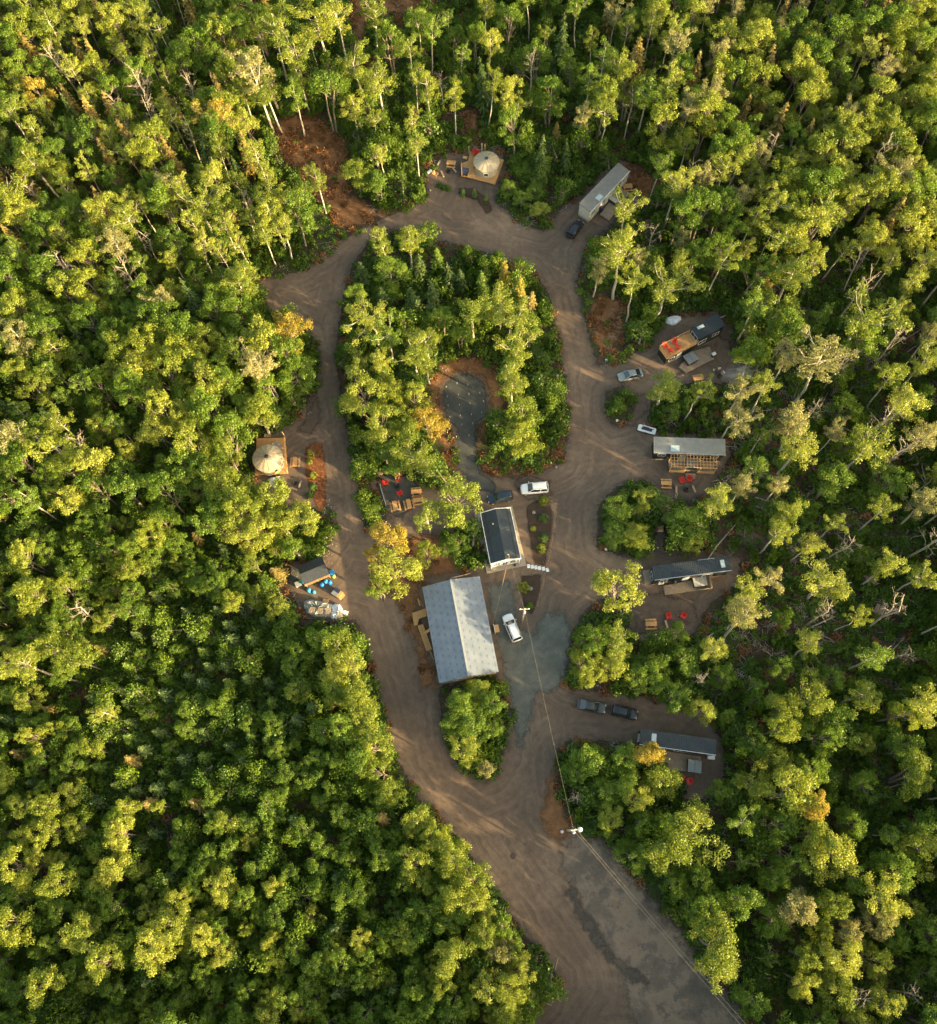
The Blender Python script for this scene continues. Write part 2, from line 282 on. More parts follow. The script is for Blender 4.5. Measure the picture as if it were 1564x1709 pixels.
# ---------------------------------------------------------------- vegetation builders
class Veg:                                   # collects leaves and wood as arrays
    def __init__(s, seed): s.r = np.random.default_rng(seed); s.lv = []; s.lt = []; s.w = MB()
    def leaves(s, C, per, rad, size, flat=.75, up=.35, outw=1.1, el=1.5):
        r = s.r; C = np.repeat(np.asarray(C, float), per, 0); n = len(C)
        off = r.normal(size=(n, 3)); off /= np.linalg.norm(off, axis=1)[:, None]; off *= (r.random((n, 1)) ** .5) * rad * np.array([1, 1, flat])
        tone = np.repeat(r.random(n // per), per) * .7 + r.random(n) * .3
        N = off / rad * outw + r.normal(size=(n, 3)) * .55 + np.array([0, 0, up]); N /= np.linalg.norm(N, axis=1)[:, None]
        s.quads(C + off, N, size * (.65 + .7 * r.random(n)), tone, el)
    def quads(s, Pn, N, sz, tone, el=1.5, T=None):
        r = s.r; n = len(Pn); T = r.normal(size=(n, 3)) if T is None else T; T = T - (T * N).sum(1)[:, None] * N; T /= np.linalg.norm(T, axis=1)[:, None] + 1e-9
        B = np.cross(N, T); a = (sz * el / 1.2)[:, None]; b = (sz / 1.2)[:, None]
        q = np.stack([Pn - T * a * .5, Pn + B * b * .5 + T * a * .05, Pn + T * a * .5, Pn - B * b * .5 + T * a * .05], 1)
        s.lv.append(q.reshape(-1, 3)); s.lt.append(np.repeat(tone, 4))
    def leafarr(s):
        V = np.concatenate(s.lv); return V, np.arange(len(V)).reshape(-1, 4), np.concatenate(s.lt)
    def limb(s, a, b, r0, r1, sag=.15, n=4, k=3):
        a = np.array(a, float); b = np.array(b, float); L = np.linalg.norm(b - a); pts = []
        for i in range(k + 1):
            t = i / k; p = a + (b - a) * t + s.r.normal(size=3) * L * .035 * (0 < i < k); p[2] += math.sin(t * 3.14) * L * -sag; pts.append(p)
        s.w.tube(pts, [r0 + (r1 - r0) * i / k for i in range(k + 1)], n, cap=False); return pts
def aspen(seed, H=16, zc=8.5, RR=2.3, ncl=50, per=80, leaf=.18, fork=False):
    v = Veg(seed); r = v.r; lean = r.normal(size=2) * .35; tr = []
    for i in range(7):
        t = i / 6; tr.append((lean[0] * t * t + r.normal() * .10 * (0 < i), lean[1] * t * t + r.normal() * .10 * (0 < i), H * .93 * t))
    v.w.tube(tr, [.19 * (1 - i / 7.5) + .02 for i in range(7)], 6, cap=False)
    def at(z):
        t = z / (H * .93) * 6; i = min(int(t), 5); f = t - i; return np.array(tr[i]) * (1 - f) + np.array(tr[i + 1]) * f
    C = []; nl = 11; a0 = r.random() * 6
    for k in range(nl):
        z = zc - 1.2 + (H * .9 - zc) * k / nl; a = a0 + k * 2.4 + r.normal() * .3; p = at(max(z, 2))
        f = (z - zc + 1.2) / (H - zc + 1.2); rad = RR * (.55 + .9 * math.sin(min(1, f * 1.15 + .12) * 3.0)) * r.uniform(.55, 1.1) * .85
        e = p + np.array([math.cos(a) * rad, math.sin(a) * rad, rad * r.uniform(.7, 1.2)]); pts = v.limb(p, e, .075 * (1.2 - f), .02)
        for q in range(ncl // nl):
            t = r.uniform(.45, 1.08); c = p + (e - p) * t + r.normal(size=3) * np.array([.5, .5, .4]); C.append(c)
            if q < 2: v.limb(p + (e - p) * t * .6, c, .025, .012, 0, 3, 2)
    for q in range(5): C.append(at(H * .9) + np.array([r.normal() * .45, r.normal() * .45, r.uniform(-.6, .7)]))
    v.leaves(C, per, .66, leaf, .8, .35, 1.0, 1.4); return v
def maple(seed, H=13, RR=3.0, zc=4.5, ncl=85, per=72, leaf=.19):
    v = Veg(seed); r = v.r
    for st in range(r.integers(1, 3)):
        o = r.normal(size=2) * .3 * st; v.w.tube([(o[0], o[1], 0), (o[0] * 2, o[1] * 2, H * .35), (r.normal() * .5, r.normal() * .5, H * .75)], [.2, .15, .05], 6, cap=False)
    lob = [(r.uniform(0, 6.28), r.uniform(.4, .95) * RR, r.uniform(.25, .95), r.uniform(.22, .48) * RR) for _ in range(11)] + [(0, 0, .95, RR * .5)]
    C = []
    for k in range(ncl):
        a, d, hz, lr = lob[k % len(lob)]; c = np.array([math.cos(a) * d * (1.25 - .55 * hz), math.sin(a) * d * (1.25 - .55 * hz), zc + (H - zc) * hz - lr * .55])
        u = r.normal(size=3); u /= np.linalg.norm(u); u[2] = abs(u[2]) * .9 - .15; C.append(c + u * lr * r.uniform(.6, 1.02) * np.array([1, 1, .85]))
        if k < 22: v.limb((0, 0, zc + (H - zc) * max(hz - .45, 0.02)), C[-1], .06, .015)
    v.leaves(C, per, .70, leaf, .85, .35, 1.0, 1.4); return v
def spruce(seed, H=13, RR=2.1, per=11, lev=26, z0=.12, leaf=.30):
    v = Veg(seed); r = v.r; v.w.tube([(0, 0, 0), (.05, 0, H * .6), (0, 0, H)], [.17, .1, .02], 5, cap=False)
    for i in range(lev):
        t = i / lev; z = H * (z0 + (1 - z0) * t); rad = RR * (1 - t) ** .85 + .12; nb = 7 if t < .7 else 5
        for k in range(nb):
            a = r.uniform(0, 6.28); L = rad * r.uniform(.65, 1.12); u = np.array([math.cos(a), math.sin(a), 0]); s = np.array([-u[1], u[0], 0])
            if i % 3 == 0: v.w.tube([(0, 0, z), tuple(u * L * .9 + np.array([0, 0, z - L * .28]))], [.025, .01], 3, cap=False)
            n = per; tt = (np.arange(n) + r.random(n)) / n; p = u[None] * (L * tt)[:, None] + np.array([0, 0, z]) + s[None] * (r.normal(size=n) * .20 * (1.1 - tt) * L)[:, None]
            p[:, 2] -= L * .3 * tt ** 1.3 + r.random(n) * .12
            N = np.tile(np.array([0, 0, 1.]) + u * .45, (n, 1)) + r.normal(size=(n, 3)) * .3; N /= np.linalg.norm(N, axis=1)[:, None]
            v.quads(p, N, leaf * (.7 + .6 * r.random(n)) * (1.15 - .4 * t), np.full(n, r.random()) * .6 + .4 * tt, 1.9, np.tile(u, (n, 1)) + s[None] * r.normal(size=(n, 1)) * .6)
    return v
def dead(seed, H=14, spread=2.0):
    v = Veg(seed); r = v.r; v.w.tube([(0, 0, 0), (r.normal() * .1, 0, H * .4), (r.normal() * .3, r.normal() * .3, H * .72), (r.normal() * .4, r.normal() * .4, H)], [.18, .14, .09, .02], 6, cap=False)
    def rec(a, d, L, rr, dep):
        e = a + d * L; v.limb(a, e, rr, rr * .45, -.06, 3 if dep else 4, 3)
        if dep < 2:
            for _ in range(r.integers(3, 6)):
                t = r.uniform(.3, .95); dd = d + r.normal(size=3) * .6; dd[2] += .15; dd /= np.linalg.norm(dd); rec(a + (e - a) * t, dd, L * r.uniform(.35, .6), rr * .5, dep + 1)
    for k in range(12):
        z = H * (.45 + .5 * k / 12); a = k * 2.4 + r.normal() * .4; d = np.array([math.cos(a) * .8, math.sin(a) * .8, .75]); d /= np.linalg.norm(d); rec(np.array([0, 0, z]), d, spread * r.uniform(.5, 1.1) * (1.25 - .5 * k / 12), .045, 0)
    v.lv = []; return v
def bush(seed, RR=1.1, Hh=1.3, n=16, per=40, leaf=.17):
    v = Veg(seed); r = v.r; C = []
    for k in range(n):
        a = r.uniform(0, 6.28); d = RR * r.random() ** .5; z = Hh * (1 - .55 * (d / RR) ** 2) * r.uniform(.55, 1); C.append((math.cos(a) * d, math.sin(a) * d, z))
        if k < 6: v.w.tube([(0, 0, 0), C[-1]], [.03, .01], 3, cap=False)
    v.leaves(C, per, .42, leaf); return v
def fern(seed, RR=.7, n=60, hz=.35):
    v = Veg(seed); r = v.r; a = r.uniform(0, 6.28, n); d = RR * r.random(n) ** .6; p = np.stack([np.cos(a) * d, np.sin(a) * d, r.random(n) * hz], 1)
    N = r.normal(size=(n, 3)) * .6 + np.array([0, 0, 1.]); N /= np.linalg.norm(N, axis=1)[:, None]; v.quads(p, N, .16 + .16 * r.random(n), r.random(n), 2.2); v.w.tube([(0, 0, 0), (0, 0, .1)], .01, 3); return v
def twigs(seed, RR=1.3, n=22):
    v = Veg(seed); r = v.r
    for _ in range(n):
        a = r.uniform(0, 3.14); c = r.normal(size=2) * RR * .5; L = r.uniform(.3, 1.3); z = r.uniform(.03, .25)
        v.w.tube([(c[0] - math.cos(a) * L / 2, c[1] - math.sin(a) * L / 2, z), (c[0] + math.cos(a) * L / 2, c[1] + math.sin(a) * L / 2, z + r.uniform(-.02, .15))], r.uniform(.012, .04), 3)
    return v
def rocks(seed, n=7):
    v = Veg(seed); r = v.r
    for _ in range(n):
        c = r.normal(size=2) * .5; s = r.uniform(.05, .16); pr = [(0.02, 0), (s, 0.01), (s * .85, s * .5), (.02, s * .8)]; m = MB().lathe(pr, 5)
        v.w.add([(x * r.uniform(.8, 1.2) + c[0], y + c[1], z) for x, y, z in m.v], m.f)
    return v
def vparts(v, leafm, woodm, name):           # one mesh for instancing: wood + leaves
    V = np.array(v.w.v).reshape(-1, 3); F = [list(f) for f in v.w.f]; mi = [0] * len(F); tone = [0.] * len(V)
    if v.lv:
        lv, lf, lt = v.leafarr(); F += (lf + len(V)).tolist(); mi += [1] * len(lf); V = np.concatenate([V, lv]); tone += lt.tolist()
    return mesh(name, V.tolist(), F, [woodm, leafm], mi, attrs={'tone': tone})
def vsplit(v, leafm, woodm, name):           # separate trunk and crown meshes for a thing with parts
    t = mesh(name + '_trunk', v.w.v, v.w.f, [woodm], smooth=True); c = None
    if v.lv: lv, lf, lt = v.leafarr(); c = mesh(name + '_crown', lv.tolist(), lf.tolist(), [leafm], attrs={'tone': lt})
    return t, c
KIND = {}                                    # kind -> list of (veg, natural height, crown height, natural radius)
KIND['a'] = [(aspen(i, H=17, zc=9.0 + i % 4, RR=1.75 + .25 * (i % 4), ncl=44 + 3 * (i % 5)), 17, 13.6, 2.4) for i in range(1, 11)]
KIND['m'] = [(maple(20 + i, ncl=80 + 6 * (i % 6), RR=2.7 + .2 * (i % 4), zc=4 + i % 3), 13, 9.5, 3.1) for i in range(10)]
KIND['s'] = [(spruce(40 + i, RR=1.7 + .25 * i), 13, 8.5, 2.0) for i in range(4)]
KIND['f'] = [(spruce(50 + i, H=6, RR=1.35, per=8, lev=16, z0=.05, leaf=.26), 6, 3.6, 1.35) for i in range(3)]
KIND['d'] = [(dead(60 + i), 14, 11, 2.2) for i in range(4)]
KIND['b'] = [(bush(70 + i, 1.0 + .12 * i, 1.2 + .15 * i), 1.5, .8, 1.25) for i in range(5)]
WOODOF = {'a': BARK_P, 'm': BARK_D, 's': BARK_D, 'f': BARK_D, 'd': BARK_W, 'b': BARK_D}
_cache = {}
def tmpl(kind, vi, tone):
    k = (kind, vi, tone)
    if k not in _cache: _cache[k] = vsplit(KIND[kind][vi][0], LEAF[tone], WOODOF[kind], {'a': 'aspen', 'm': 'maple', 's': 'spruce', 'f': 'fir', 'd': 'dead_tree', 'b': 'bush'}[kind])
    return _cache[k]
LAND = [((1008,312),'the pale narrow cabin'),((812,272),'the upper yurt'),((446,766),'the left yurt'),((1155,565),'the roof-deck cabin'),((1150,745),'the pergola cabin'),((1155,955),'the pale-tub black cabin'),
 ((1130,1240),'the lowest black cabin'),((768,1050),'the big blue-grey roof'),((836,895),'the black-roofed office'),((522,955),'the firewood shed'),((775,680),'the keyhole gravel clearing'),((1080,1560),'the lower parking lot'),
 ((865,1290),'the road fork'),((470,490),'the left road bend'),((520,250),'the red-brown clearing'),((665,820),'the picnic patio'),((1355,860),'the leaning right-hand trunks'),((20,20),'the top left corner'),((1540,20),'the top right corner'),((20,1690),'the bottom left corner'),((1540,1690),'the bottom right corner'),
 ((620,1250),'the lower left verge'),((20,800),'the left edge midpoint'),((1545,560),'the upper right edge'),((1545,1150),'the lower right edge'),((250,1150),'the dark fir thicket'),((780,20),'the top edge midpoint'),((260,560),'the leafy left woods'),((1300,1400),'the lower right woods'),((300,1500),'the sunlit lower-left canopy'),((250,200),'the golden upper-left spruces'),((1250,200),'the upper right woods'),((1290,620),'the campfire smoke')]
SP = {'a': ('aspen_tree', 'slim aspen', 'tree', 'aspens'), 'm': ('maple_tree', 'round maple', 'tree', 'maples'), 's': ('spruce_tree', 'pointed spruce', 'tree', 'spruces'), 'f': ('young_fir', 'young fir', 'tree', 'young firs'),
      'd': ('dead_tree', 'bare dead tree', 'tree', 'dead trees'), 'b': ('leafy_bush', 'low bush', 'bush', 'bushes')}
TN = {'y': 'yellow-green', 'g': 'green', 'o': 'golden', 'p': 'pale', 'd': 'dark-green', 't': 'tan', 'b': 'dark-green', 'r': 'rusty', 'e': 'fresh-green'}
def where(cx, cy):
    (lx, ly), nm = min(LAND, key=lambda l: (l[0][0] - cx) ** 2 + (l[0][1] - cy) ** 2); dx, dy = cx - lx, cy - ly; d = math.hypot(dx, dy)
    a = math.degrees(math.atan2(-dy, dx)) % 360; dr = ['right of', 'above and right of', 'above', 'above and left of', 'left of', 'below and left of', 'below', 'below and right of'][int((a + 22.5) // 45) % 8]
    ds = 'just ' if d < 48 else ('close ' if d < 80 else ('' if d < 115 else ('farther ' if d < 160 else 'far ')))
    return (ds + dr + ' ' + nm).strip()
usedlab = {}; usedobj = {}; TREES = []
rg = random.Random(5)
def tree(cx, cy, rpx, h, kind, tone, label=None, n=None):
    vi = rg.randrange(len(KIND[kind])) if n is None else n; v, H0, zc0, R0 = KIND[kind][vi]; s = h / H0; zc = zc0 * s; x, y = G(cx, cy, zc)
    z = HCAM - zc; ppm = FPX * (np.linalg.norm([0, 0, 1]) * 1.0) / HCAM * .94
    e = P(x + 1, y, zc); q = P(x, y, zc); ppm = abs(e[0] - q[0]); sr = rpx / ppm / R0 if rpx else s; sr = min(max(sr, .45 * s), 2.0 * s)
    nm, desc, cat, grp = SP[kind]; lab = label or ('%s %s %s' % (TN[tone], desc, where(cx, cy)) if kind != 'd' else '%s %s' % (desc, where(cx, cy)))
    if not label:
        hh = h / H0; lab = ('very tall ' if hh > 1.17 else 'tall ' if hh > 1.02 else '' if hh > .9 else 'smaller ' if hh > .75 else 'small ') + lab
    lab = lab[:1].lower() + lab[1:]
    usedlab[lab] = usedlab.get(lab, 0) + 1
    t, c = tmpl(kind, vi, tone if tone != 'y' or rg.random() < .5 else 'l'); root = thing(nm, lab, cat, (x, y), rg.uniform(0, 6.28), '%s in and around the camp woods' % grp); usedobj.setdefault(lab, []).append((root, cx, cy))
    for part, me in (('trunk', t), ('crown' if kind != 'b' else 'foliage', c)):
        if me is None: continue
        if kind == 'b' and part == 'trunk': part = 'stems'
        o = bpy.data.objects.new(part, me); sc.collection.objects.link(o); o.parent = root
    root.scale = (sr, sr, s); root.rotation_euler = (rg.gauss(0, .04), rg.gauss(0, .04), root.rotation_euler[2])
    TREES.append((x, y, R0 * sr, kind)); return root
# hero trees read off the photograph: crown centre x, y, crown radius (px), height (m), kind, tone
HERO = """190,30,28,15,m,y 75,35,26,15,a,y 50,85,22,14,s,t 15,60,22,14,s,t 62,150,26,13,m,o 232,130,26,15,d,p 283,165,18,12,s,t 175,172,16,12,s,t 55,262,28,15,a,y 158,215,32,13,m,g 250,235,32,14,m,y 88,255,24,13,m,g 355,190,30,15,a,o 425,118,30,20,a,p
280,300,24,14,a,p 330,340,32,14,a,y 345,290,20,15,a,y 15,320,30,16,a,y 105,15,20,14,m,y 97,90,22,16,d,p 213,360,24,15,a,y 190,400,26,15,a,p 95,432,24,14,d,p 385,462,28,14,a,y 455,352,26,15,a,y 470,380,20,13,a,y 530,300,17,12,a,y 455,45,26,17,a,y 492,85,28,17,a,y 530,35,34,18,a,y
567,25,24,17,a,y 600,110,28,16,a,y 632,125,30,15,a,y 590,180,20,12,a,y 712,132,22,15,a,y 597,290,27,9,m,y 625,305,22,8,m,g 350,55,28,14,m,g 380,120,30,13,m,y 300,100,26,13,m,g 400,60,26,15,m,g 450,150,26,14,a,y 500,115,18,14,a,y 620,20,20,16,a,y
815,125,14,17,a,y 845,140,20,16,a,y 860,175,16,10,a,y 897,80,28,12,m,g 970,180,17,14,a,p 955,110,22,11,m,g 1005,100,20,15,a,g 850,30,24,12,m,g 930,215,12,6,s,t 700,20,20,15,a,g 790,60,16,11,m,g 760,60,18,9,m,g
1065,90,24,14,s,t 1125,75,22,16,a,p 1080,150,24,15,a,g 1152,175,22,15,a,p 1190,150,22,15,a,p 1257,130,34,14,m,y 1200,60,30,15,m,y 1100,20,26,15,m,y 1160,30,28,15,m,y 1290,240,22,14,d,p 1262,350,20,15,a,y 1205,285,24,15,a,y 1235,262,22,15,a,y 1130,305,26,16,a,y 1100,270,18,14,a,g
1040,425,33,17,a,y 1048,350,22,15,a,y 1110,485,34,13,a,y 1300,515,38,14,m,y 1440,530,40,17,a,y 1330,110,30,15,m,y 1360,160,30,14,m,y 1400,60,30,15,m,g 1330,45,30,14,m,g 1480,20,28,15,s,t 1380,240,32,15,m,y 1300,200,22,14,s,t 1350,230,18,13,s,t 1450,190,30,15,m,y 1500,250,34,15,m,y
1540,70,30,15,m,g 1500,60,30,15,m,y 1540,170,32,15,m,y 1395,300,36,14,m,y 1440,310,30,15,a,y 1505,280,26,15,a,p 1380,350,30,15,a,y 1520,380,36,15,m,y 1460,400,30,14,m,y 1300,400,30,15,a,y 1330,445,36,15,a,y 1260,450,28,13,m,g 1220,390,26,12,m,g 1180,330,24,12,m,g 1160,420,26,12,m,g
1370,610,38,17,a,p 1342,700,28,17,a,p 1335,745,30,15,a,y 1240,650,24,15,a,p 1228,690,24,14,a,p 1110,640,36,11,a,y 1260,590,30,12,m,g 1455,740,36,15,a,y 1520,660,34,16,a,y 1545,600,28,15,a,y 1540,720,28,15,a,p 1500,560,22,16,d,p 1410,680,26,10,m,g 1480,800,34,12,m,g 1390,800,34,12,m,g
1200,830,27,13,a,y 1240,815,18,13,a,p 1318,852,24,14,a,y 1410,905,22,14,d,p 1385,970,38,13,a,y 1255,990,30,13,a,y 1350,1160,36,13,m,y 1442,1158,25,12,a,y 1545,1180,34,15,a,y 1505,1190,24,14,m,y 1305,1215,30,13,m,y 1360,1075,24,12,a,y 1430,1030,16,12,a,y 1540,960,22,13,a,y 1555,840,26,15,a,p 1310,1110,20,10,m,g
1190,1080,22,11,a,y 1175,1192,26,10,m,y 1145,1100,30,9,m,g 1100,1120,30,9,m,g 1065,1130,24,8,m,g 1125,1160,26,9,m,g 1130,1060,22,8,m,g 1210,1130,22,9,m,g 1033,985,42,13,m,y 1040,1072,26,11,a,y 1000,1070,26,11,m,g 972,1115,26,10,m,y 1022,1100,28,10,a,y 990,1130,22,9,m,y 975,1065,18,9,m,g
985,1265,30,9,m,g 962,1290,22,8,m,g 1040,1270,28,9,m,g 1090,1268,26,11,m,o 1107,1308,34,11,m,y 1060,1335,28,9,m,y 1010,1320,30,8,m,g 1045,1300,26,9,m,g 1200,1322,20,8,m,g 1020,1370,26,9,m,y 1070,1375,26,9,m,g
1313,1330,46,14,m,y 1352,1345,28,13,m,o 1362,1395,28,13,m,y 1392,1432,42,14,m,y 1320,1440,26,10,m,g 1160,1400,48,13,m,y 1115,1430,40,12,m,y 1165,1475,26,10,m,g 1195,1570,46,14,m,y 1195,1615,34,12,m,y 1340,1520,34,12,m,p 1385,1505,30,12,m,y 1420,1560,26,11,m,p 1405,1605,36,12,m,y 1350,1600,26,12,m,y 1340,1640,24,12,m,y 1480,1500,40,13,m,y 1470,1540,30,12,m,p 1440,1665,24,12,d,p 1530,1300,38,13,m,y 1480,1690,30,12,m,y 1540,1430,34,11,m,y 1560,1560,34,11,m,g
1300,1030,18,8,m,g 640,400,20,14,a,y 682,398,22,13,a,y 650,450,28,11,m,g 622,530,32,13,a,y 648,560,24,12,a,g 700,440,18,8,f,d 730,430,16,8,f,g 752,455,16,8,f,d 722,485,18,8,f,d 690,495,18,8,f,d 770,462,14,7,f,d 805,470,16,8,f,g 842,452,16,9,f,o 868,478,16,9,f,o 885,500,16,8,f,t 600,490,20,8,m,g 605,450,18,7,f,d 640,490,18,8,f,d
787,512,26,15,a,y 835,500,30,13,a,y 862,525,32,13,a,y 886,545,18,11,m,g 855,585,28,12,a,y 855,635,28,12,a,y 845,600,20,12,s,g 632,600,20,12,a,y 592,610,20,9,a,y 690,590,28,12,a,y 712,560,24,11,a,y 712,600,22,11,a,y 740,530,22,9,m,g 770,560,20,8,m,g 720,520,18,8,f,d
610,655,38,12,m,y 650,650,22,11,m,y 635,705,34,12,m,y 688,665,26,11,m,y 715,695,32,12,m,o 680,720,26,10,m,y 640,755,22,9,m,g 700,760,32,11,a,y 655,780,20,8,m,g 872,680,33,12,m,y 872,728,32,12,m,y
762,828,42,14,m,y 712,858,22,12,a,y 652,900,32,10,m,o 655,955,42,11,m,y 712,928,20,7,m,y 630,985,22,9,m,y 622,920,16,8,m,o 765,905,18,5,m,g 745,915,16,4,m,g
795,1150,22,7,m,y 768,1178,28,8,m,g 822,1172,24,8,m,g 792,1210,32,8,m,g 752,1205,22,7,m,g 770,1250,28,8,m,y 812,1285,16,6,m,p 790,1262,18,6,m,y 825,1215,18,7,m,g
1030,845,26,6,m,g 1075,830,20,6,m,y 1020,895,24,6,m,g 1060,892,24,6,m,y 1140,868,32,6,m,g 1160,900,24,6,m,y 870,330,24,4,m,g 900,350,20,4,m,y 850,310,16,3.5,m,g 895,315,20,4,m,g
480,555,38,13,m,o 436,605,28,17,a,p 492,620,34,11,m,g 430,690,30,12,m,y 445,650,22,11,m,g 384,765,22,12,m,y 450,832,36,12,m,y 400,825,36,12,m,y 362,800,34,13,m,y 505,870,34,11,m,y 470,870,30,11,m,y 430,880,34,12,m,y 492,912,24,9,m,g 395,880,30,12,m,y 350,870,34,12,m,g
590,1110,30,11,m,y 560,1075,30,11,m,y 590,1160,30,11,m,y 608,1200,32,11,m,y 625,1245,30,11,m,y 640,1290,28,10,m,y 650,1325,24,9,m,y 600,1260,28,11,m,g 570,1210,28,11,m,g 690,1375,26,10,m,y 725,1400,26,10,m,y 755,1435,34,11,m,y 790,1465,32,11,m,y 760,1495,30,11,m,y 795,1505,26,10,m,y 805,1555,26,10,m,y 835,1590,26,9,m,p 868,1620,26,9,m,y 850,1650,32,10,m,y 815,1660,32,10,m,y 845,1695,28,9,m,y 775,1570,30,11,m,y 745,1600,30,11,m,y 700,1440,28,11,m,y
130,1018,22,13,d,p 40,1110,30,14,a,y 90,1080,34,13,m,y 60,990,34,13,m,y 100,985,22,12,m,y 130,1100,30,13,m,y 170,1190,18,11,a,y 245,885,26,13,m,y 40,930,26,13,m,y 80,745,36,16,a,y 30,720,26,18,a,p 150,770,34,15,m,y 100,700,22,14,a,y 90,575,28,13,a,y 30,560,28,15,a,p 225,620,38,13,m,y 285,565,34,13,m,y 270,600,28,13,m,y 340,560,28,13,m,y 340,640,36,13,m,y 300,700,28,12,m,y 265,500,18,14,a,p 335,590,20,12,m,y 320,690,24,10,m,t 110,450,26,14,d,p 205,450,22,16,d,p 400,455,26,13,a,y
75,1345,26,11,m,y 75,1385,26,11,m,y 210,1340,18,10,m,y 200,1395,28,11,m,y 265,1345,12,9,m,y 195,1450,30,11,m,y 95,1480,30,11,m,y 25,1450,34,12,m,y 15,1540,36,12,m,y 140,1560,34,12,m,y 175,1600,34,12,m,y 250,1590,38,12,m,y 280,1550,34,12,m,y 330,1570,26,11,m,y 370,1475,26,11,m,y 305,1500,22,11,m,y 75,1640,34,11,m,y 400,1550,14,9,m,y 450,1570,16,9,m,y 60,1230,20,10,m,y 90,1225,16,10,m,y 150,1250,20,10,m,y 30,1340,22,10,m,y 450,1480,18,9,m,y"""
for ln in HERO.split():
    a = ln.split(','); tree(float(a[0]), float(a[1]), float(a[2]), float(a[3]), a[4], a[5])
# ---------------------------------------------------------------- filling the forest between them
def inside_any(cx, cy, polys): return max(float(sdist(cx, cy, p)) for p in polys)
CLR = [E1, E0, E3, E7, E8]
def zone(cx, cy):
    """spacing (m), weights of kinds/tones, height range"""
    if cx > 1580 or cy > 1730: return 3.7, [('m', 'g', 3), ('m', 'y', 1), ('a', 'g', 2)], (11, 15)
    if ((cx - 300) / 190) ** 2 + ((cy - 1180) / 190) ** 2 < 1: return 2.5, [('f', 'd', 4), ('f', 'g', 2), ('f', 't', 1.2), ('m', 'g', 1.6)], (5, 8)
    if cx < 900 and cy > 1380: return 2.3, [('m', 'g', 5), ('m', 'y', 2.2), ('f', 'd', .6)], (6, 9)
    if cx < 640 and cy > 860: return 2.35, [('m', 'g', 5), ('m', 'y', 1.5), ('f', 'd', 1), ('f', 't', .3)], (6, 9.5)
    if cx < 520 and cy > 430: return 3.3, [('m', 'g', 5), ('m', 'y', 2), ('a', 'g', 1.5), ('s', 'd', .4), ('d', 'p', .3)], (10, 15)
    if cx < 450: return 3.8, [('m', 'g', 2.5), ('a', 'y', 3.5), ('s', 't', 1.6), ('s', 'd', 1), ('d', 'p', .5), ('m', 'y', 1.5)], (11, 15)
    if cx < 1000 and cy < 300: return 5.4, [('m', 'g', 1.6), ('a', 'y', 4), ('a', 'g', 2), ('d', 'p', .5), ('s', 'd', .8)], (7, 16)
    if cy < 450: return 4.0, [('m', 'g', 2.2), ('m', 'y', 2.2), ('a', 'y', 4), ('a', 'p', 1), ('s', 't', .8), ('d', 'p', .5)], (11, 16)
    if cy < 1120: return 5.6, [('a', 'y', 4), ('a', 'g', 1.6), ('a', 'p', 1.4), ('m', 'g', 1.2), ('d', 'p', 1.2)], (10, 17)
    return 4.5, [('m', 'g', 4), ('m', 'y', 1.4), ('a', 'g', 1.5), ('d', 'p', .4)], (7, 12)
rr = random.Random(11); grid = {}
for t in TREES: grid.setdefault((int(t[0] // 5), int(t[1] // 5)), []).append(t)
FILL = []
for _ in range(44000):
    x = rr.uniform(-160, 155); y = rr.uniform(-70, 190); px, py = (float(a) for a in P(x, y, 0)); cx, cy = (float(a) for a in P(x, y, 9))
    if not (-270 < cx < 2100 and -110 < cy < 2300): continue
    sp, kinds, (h0, h1) = zone(cx, cy); sp *= rr.uniform(.85, 1.25)
    kd = rr.choices(kinds, [k[2] for k in kinds])[0]; h = rr.uniform(h0, h1)
    if kd[0] == 'f': h = min(h, rr.uniform(5, 8))
    v, H0, zc0, R0 = KIND[kd[0]][0]; s = h / H0; crn = R0 * s * rr.uniform(.85, 1.15); cx, cy = (float(a) for a in P(x, y, zc0 * s))
    near = [t for i in (-1, 0, 1) for j in (-1, 0, 1) for t in grid.get((int(x // 5) + i, int(y // 5) + j), [])]
    if any((x - t[0]) ** 2 + (y - t[1]) ** 2 < (sp if len(t) > 4 else max(sp * .8, t[2] * .8)) ** 2 for t in near): continue
    if float(sdist(px, py, OUTER)) > -8 or float(sdist(cx, cy, OUTER)) > -crn * 8.6: continue
    if 832 < cx < 940 and 285 < cy < 385: continue
    if 0 < cx < 1564 and inside_any(cx, cy, CLR) > -26: continue
    t = (x, y, crn, kd[0], kd[1], s, crn / R0, cx, cy); grid.setdefault((int(x // 5), int(y // 5)), []).append(t); FILL.append(t)
inview = [t for t in FILL if 0 < t[7] < 1564 and 0 < t[8] < 1709]
nhero = sum(1 for t in TREES)
room = {'a': 300, 'm': 300, 's': 300, 'f': 120, 'd': 100}
for t in TREES: room[t[3]] = room.get(t[3], 0) - 1
inview.sort(key=lambda t: -t[6] * (1.0 if t[3] != 'f' else .4)); single = set()
for t in inview:
    if room.get(t[3], 0) > 0 and len(single) + nhero < 760: room[t[3]] -= 1; single.add(id(t)); tree(t[7], t[8], 0, t[5] * KIND[t[3]][0][1], t[3], t[4])
rest = [t for t in FILL if id(t) not in single]
print('heroes', nhero, 'filled individuals', len(single), 'stuff trees', len(rest), 'labels', len(usedlab))
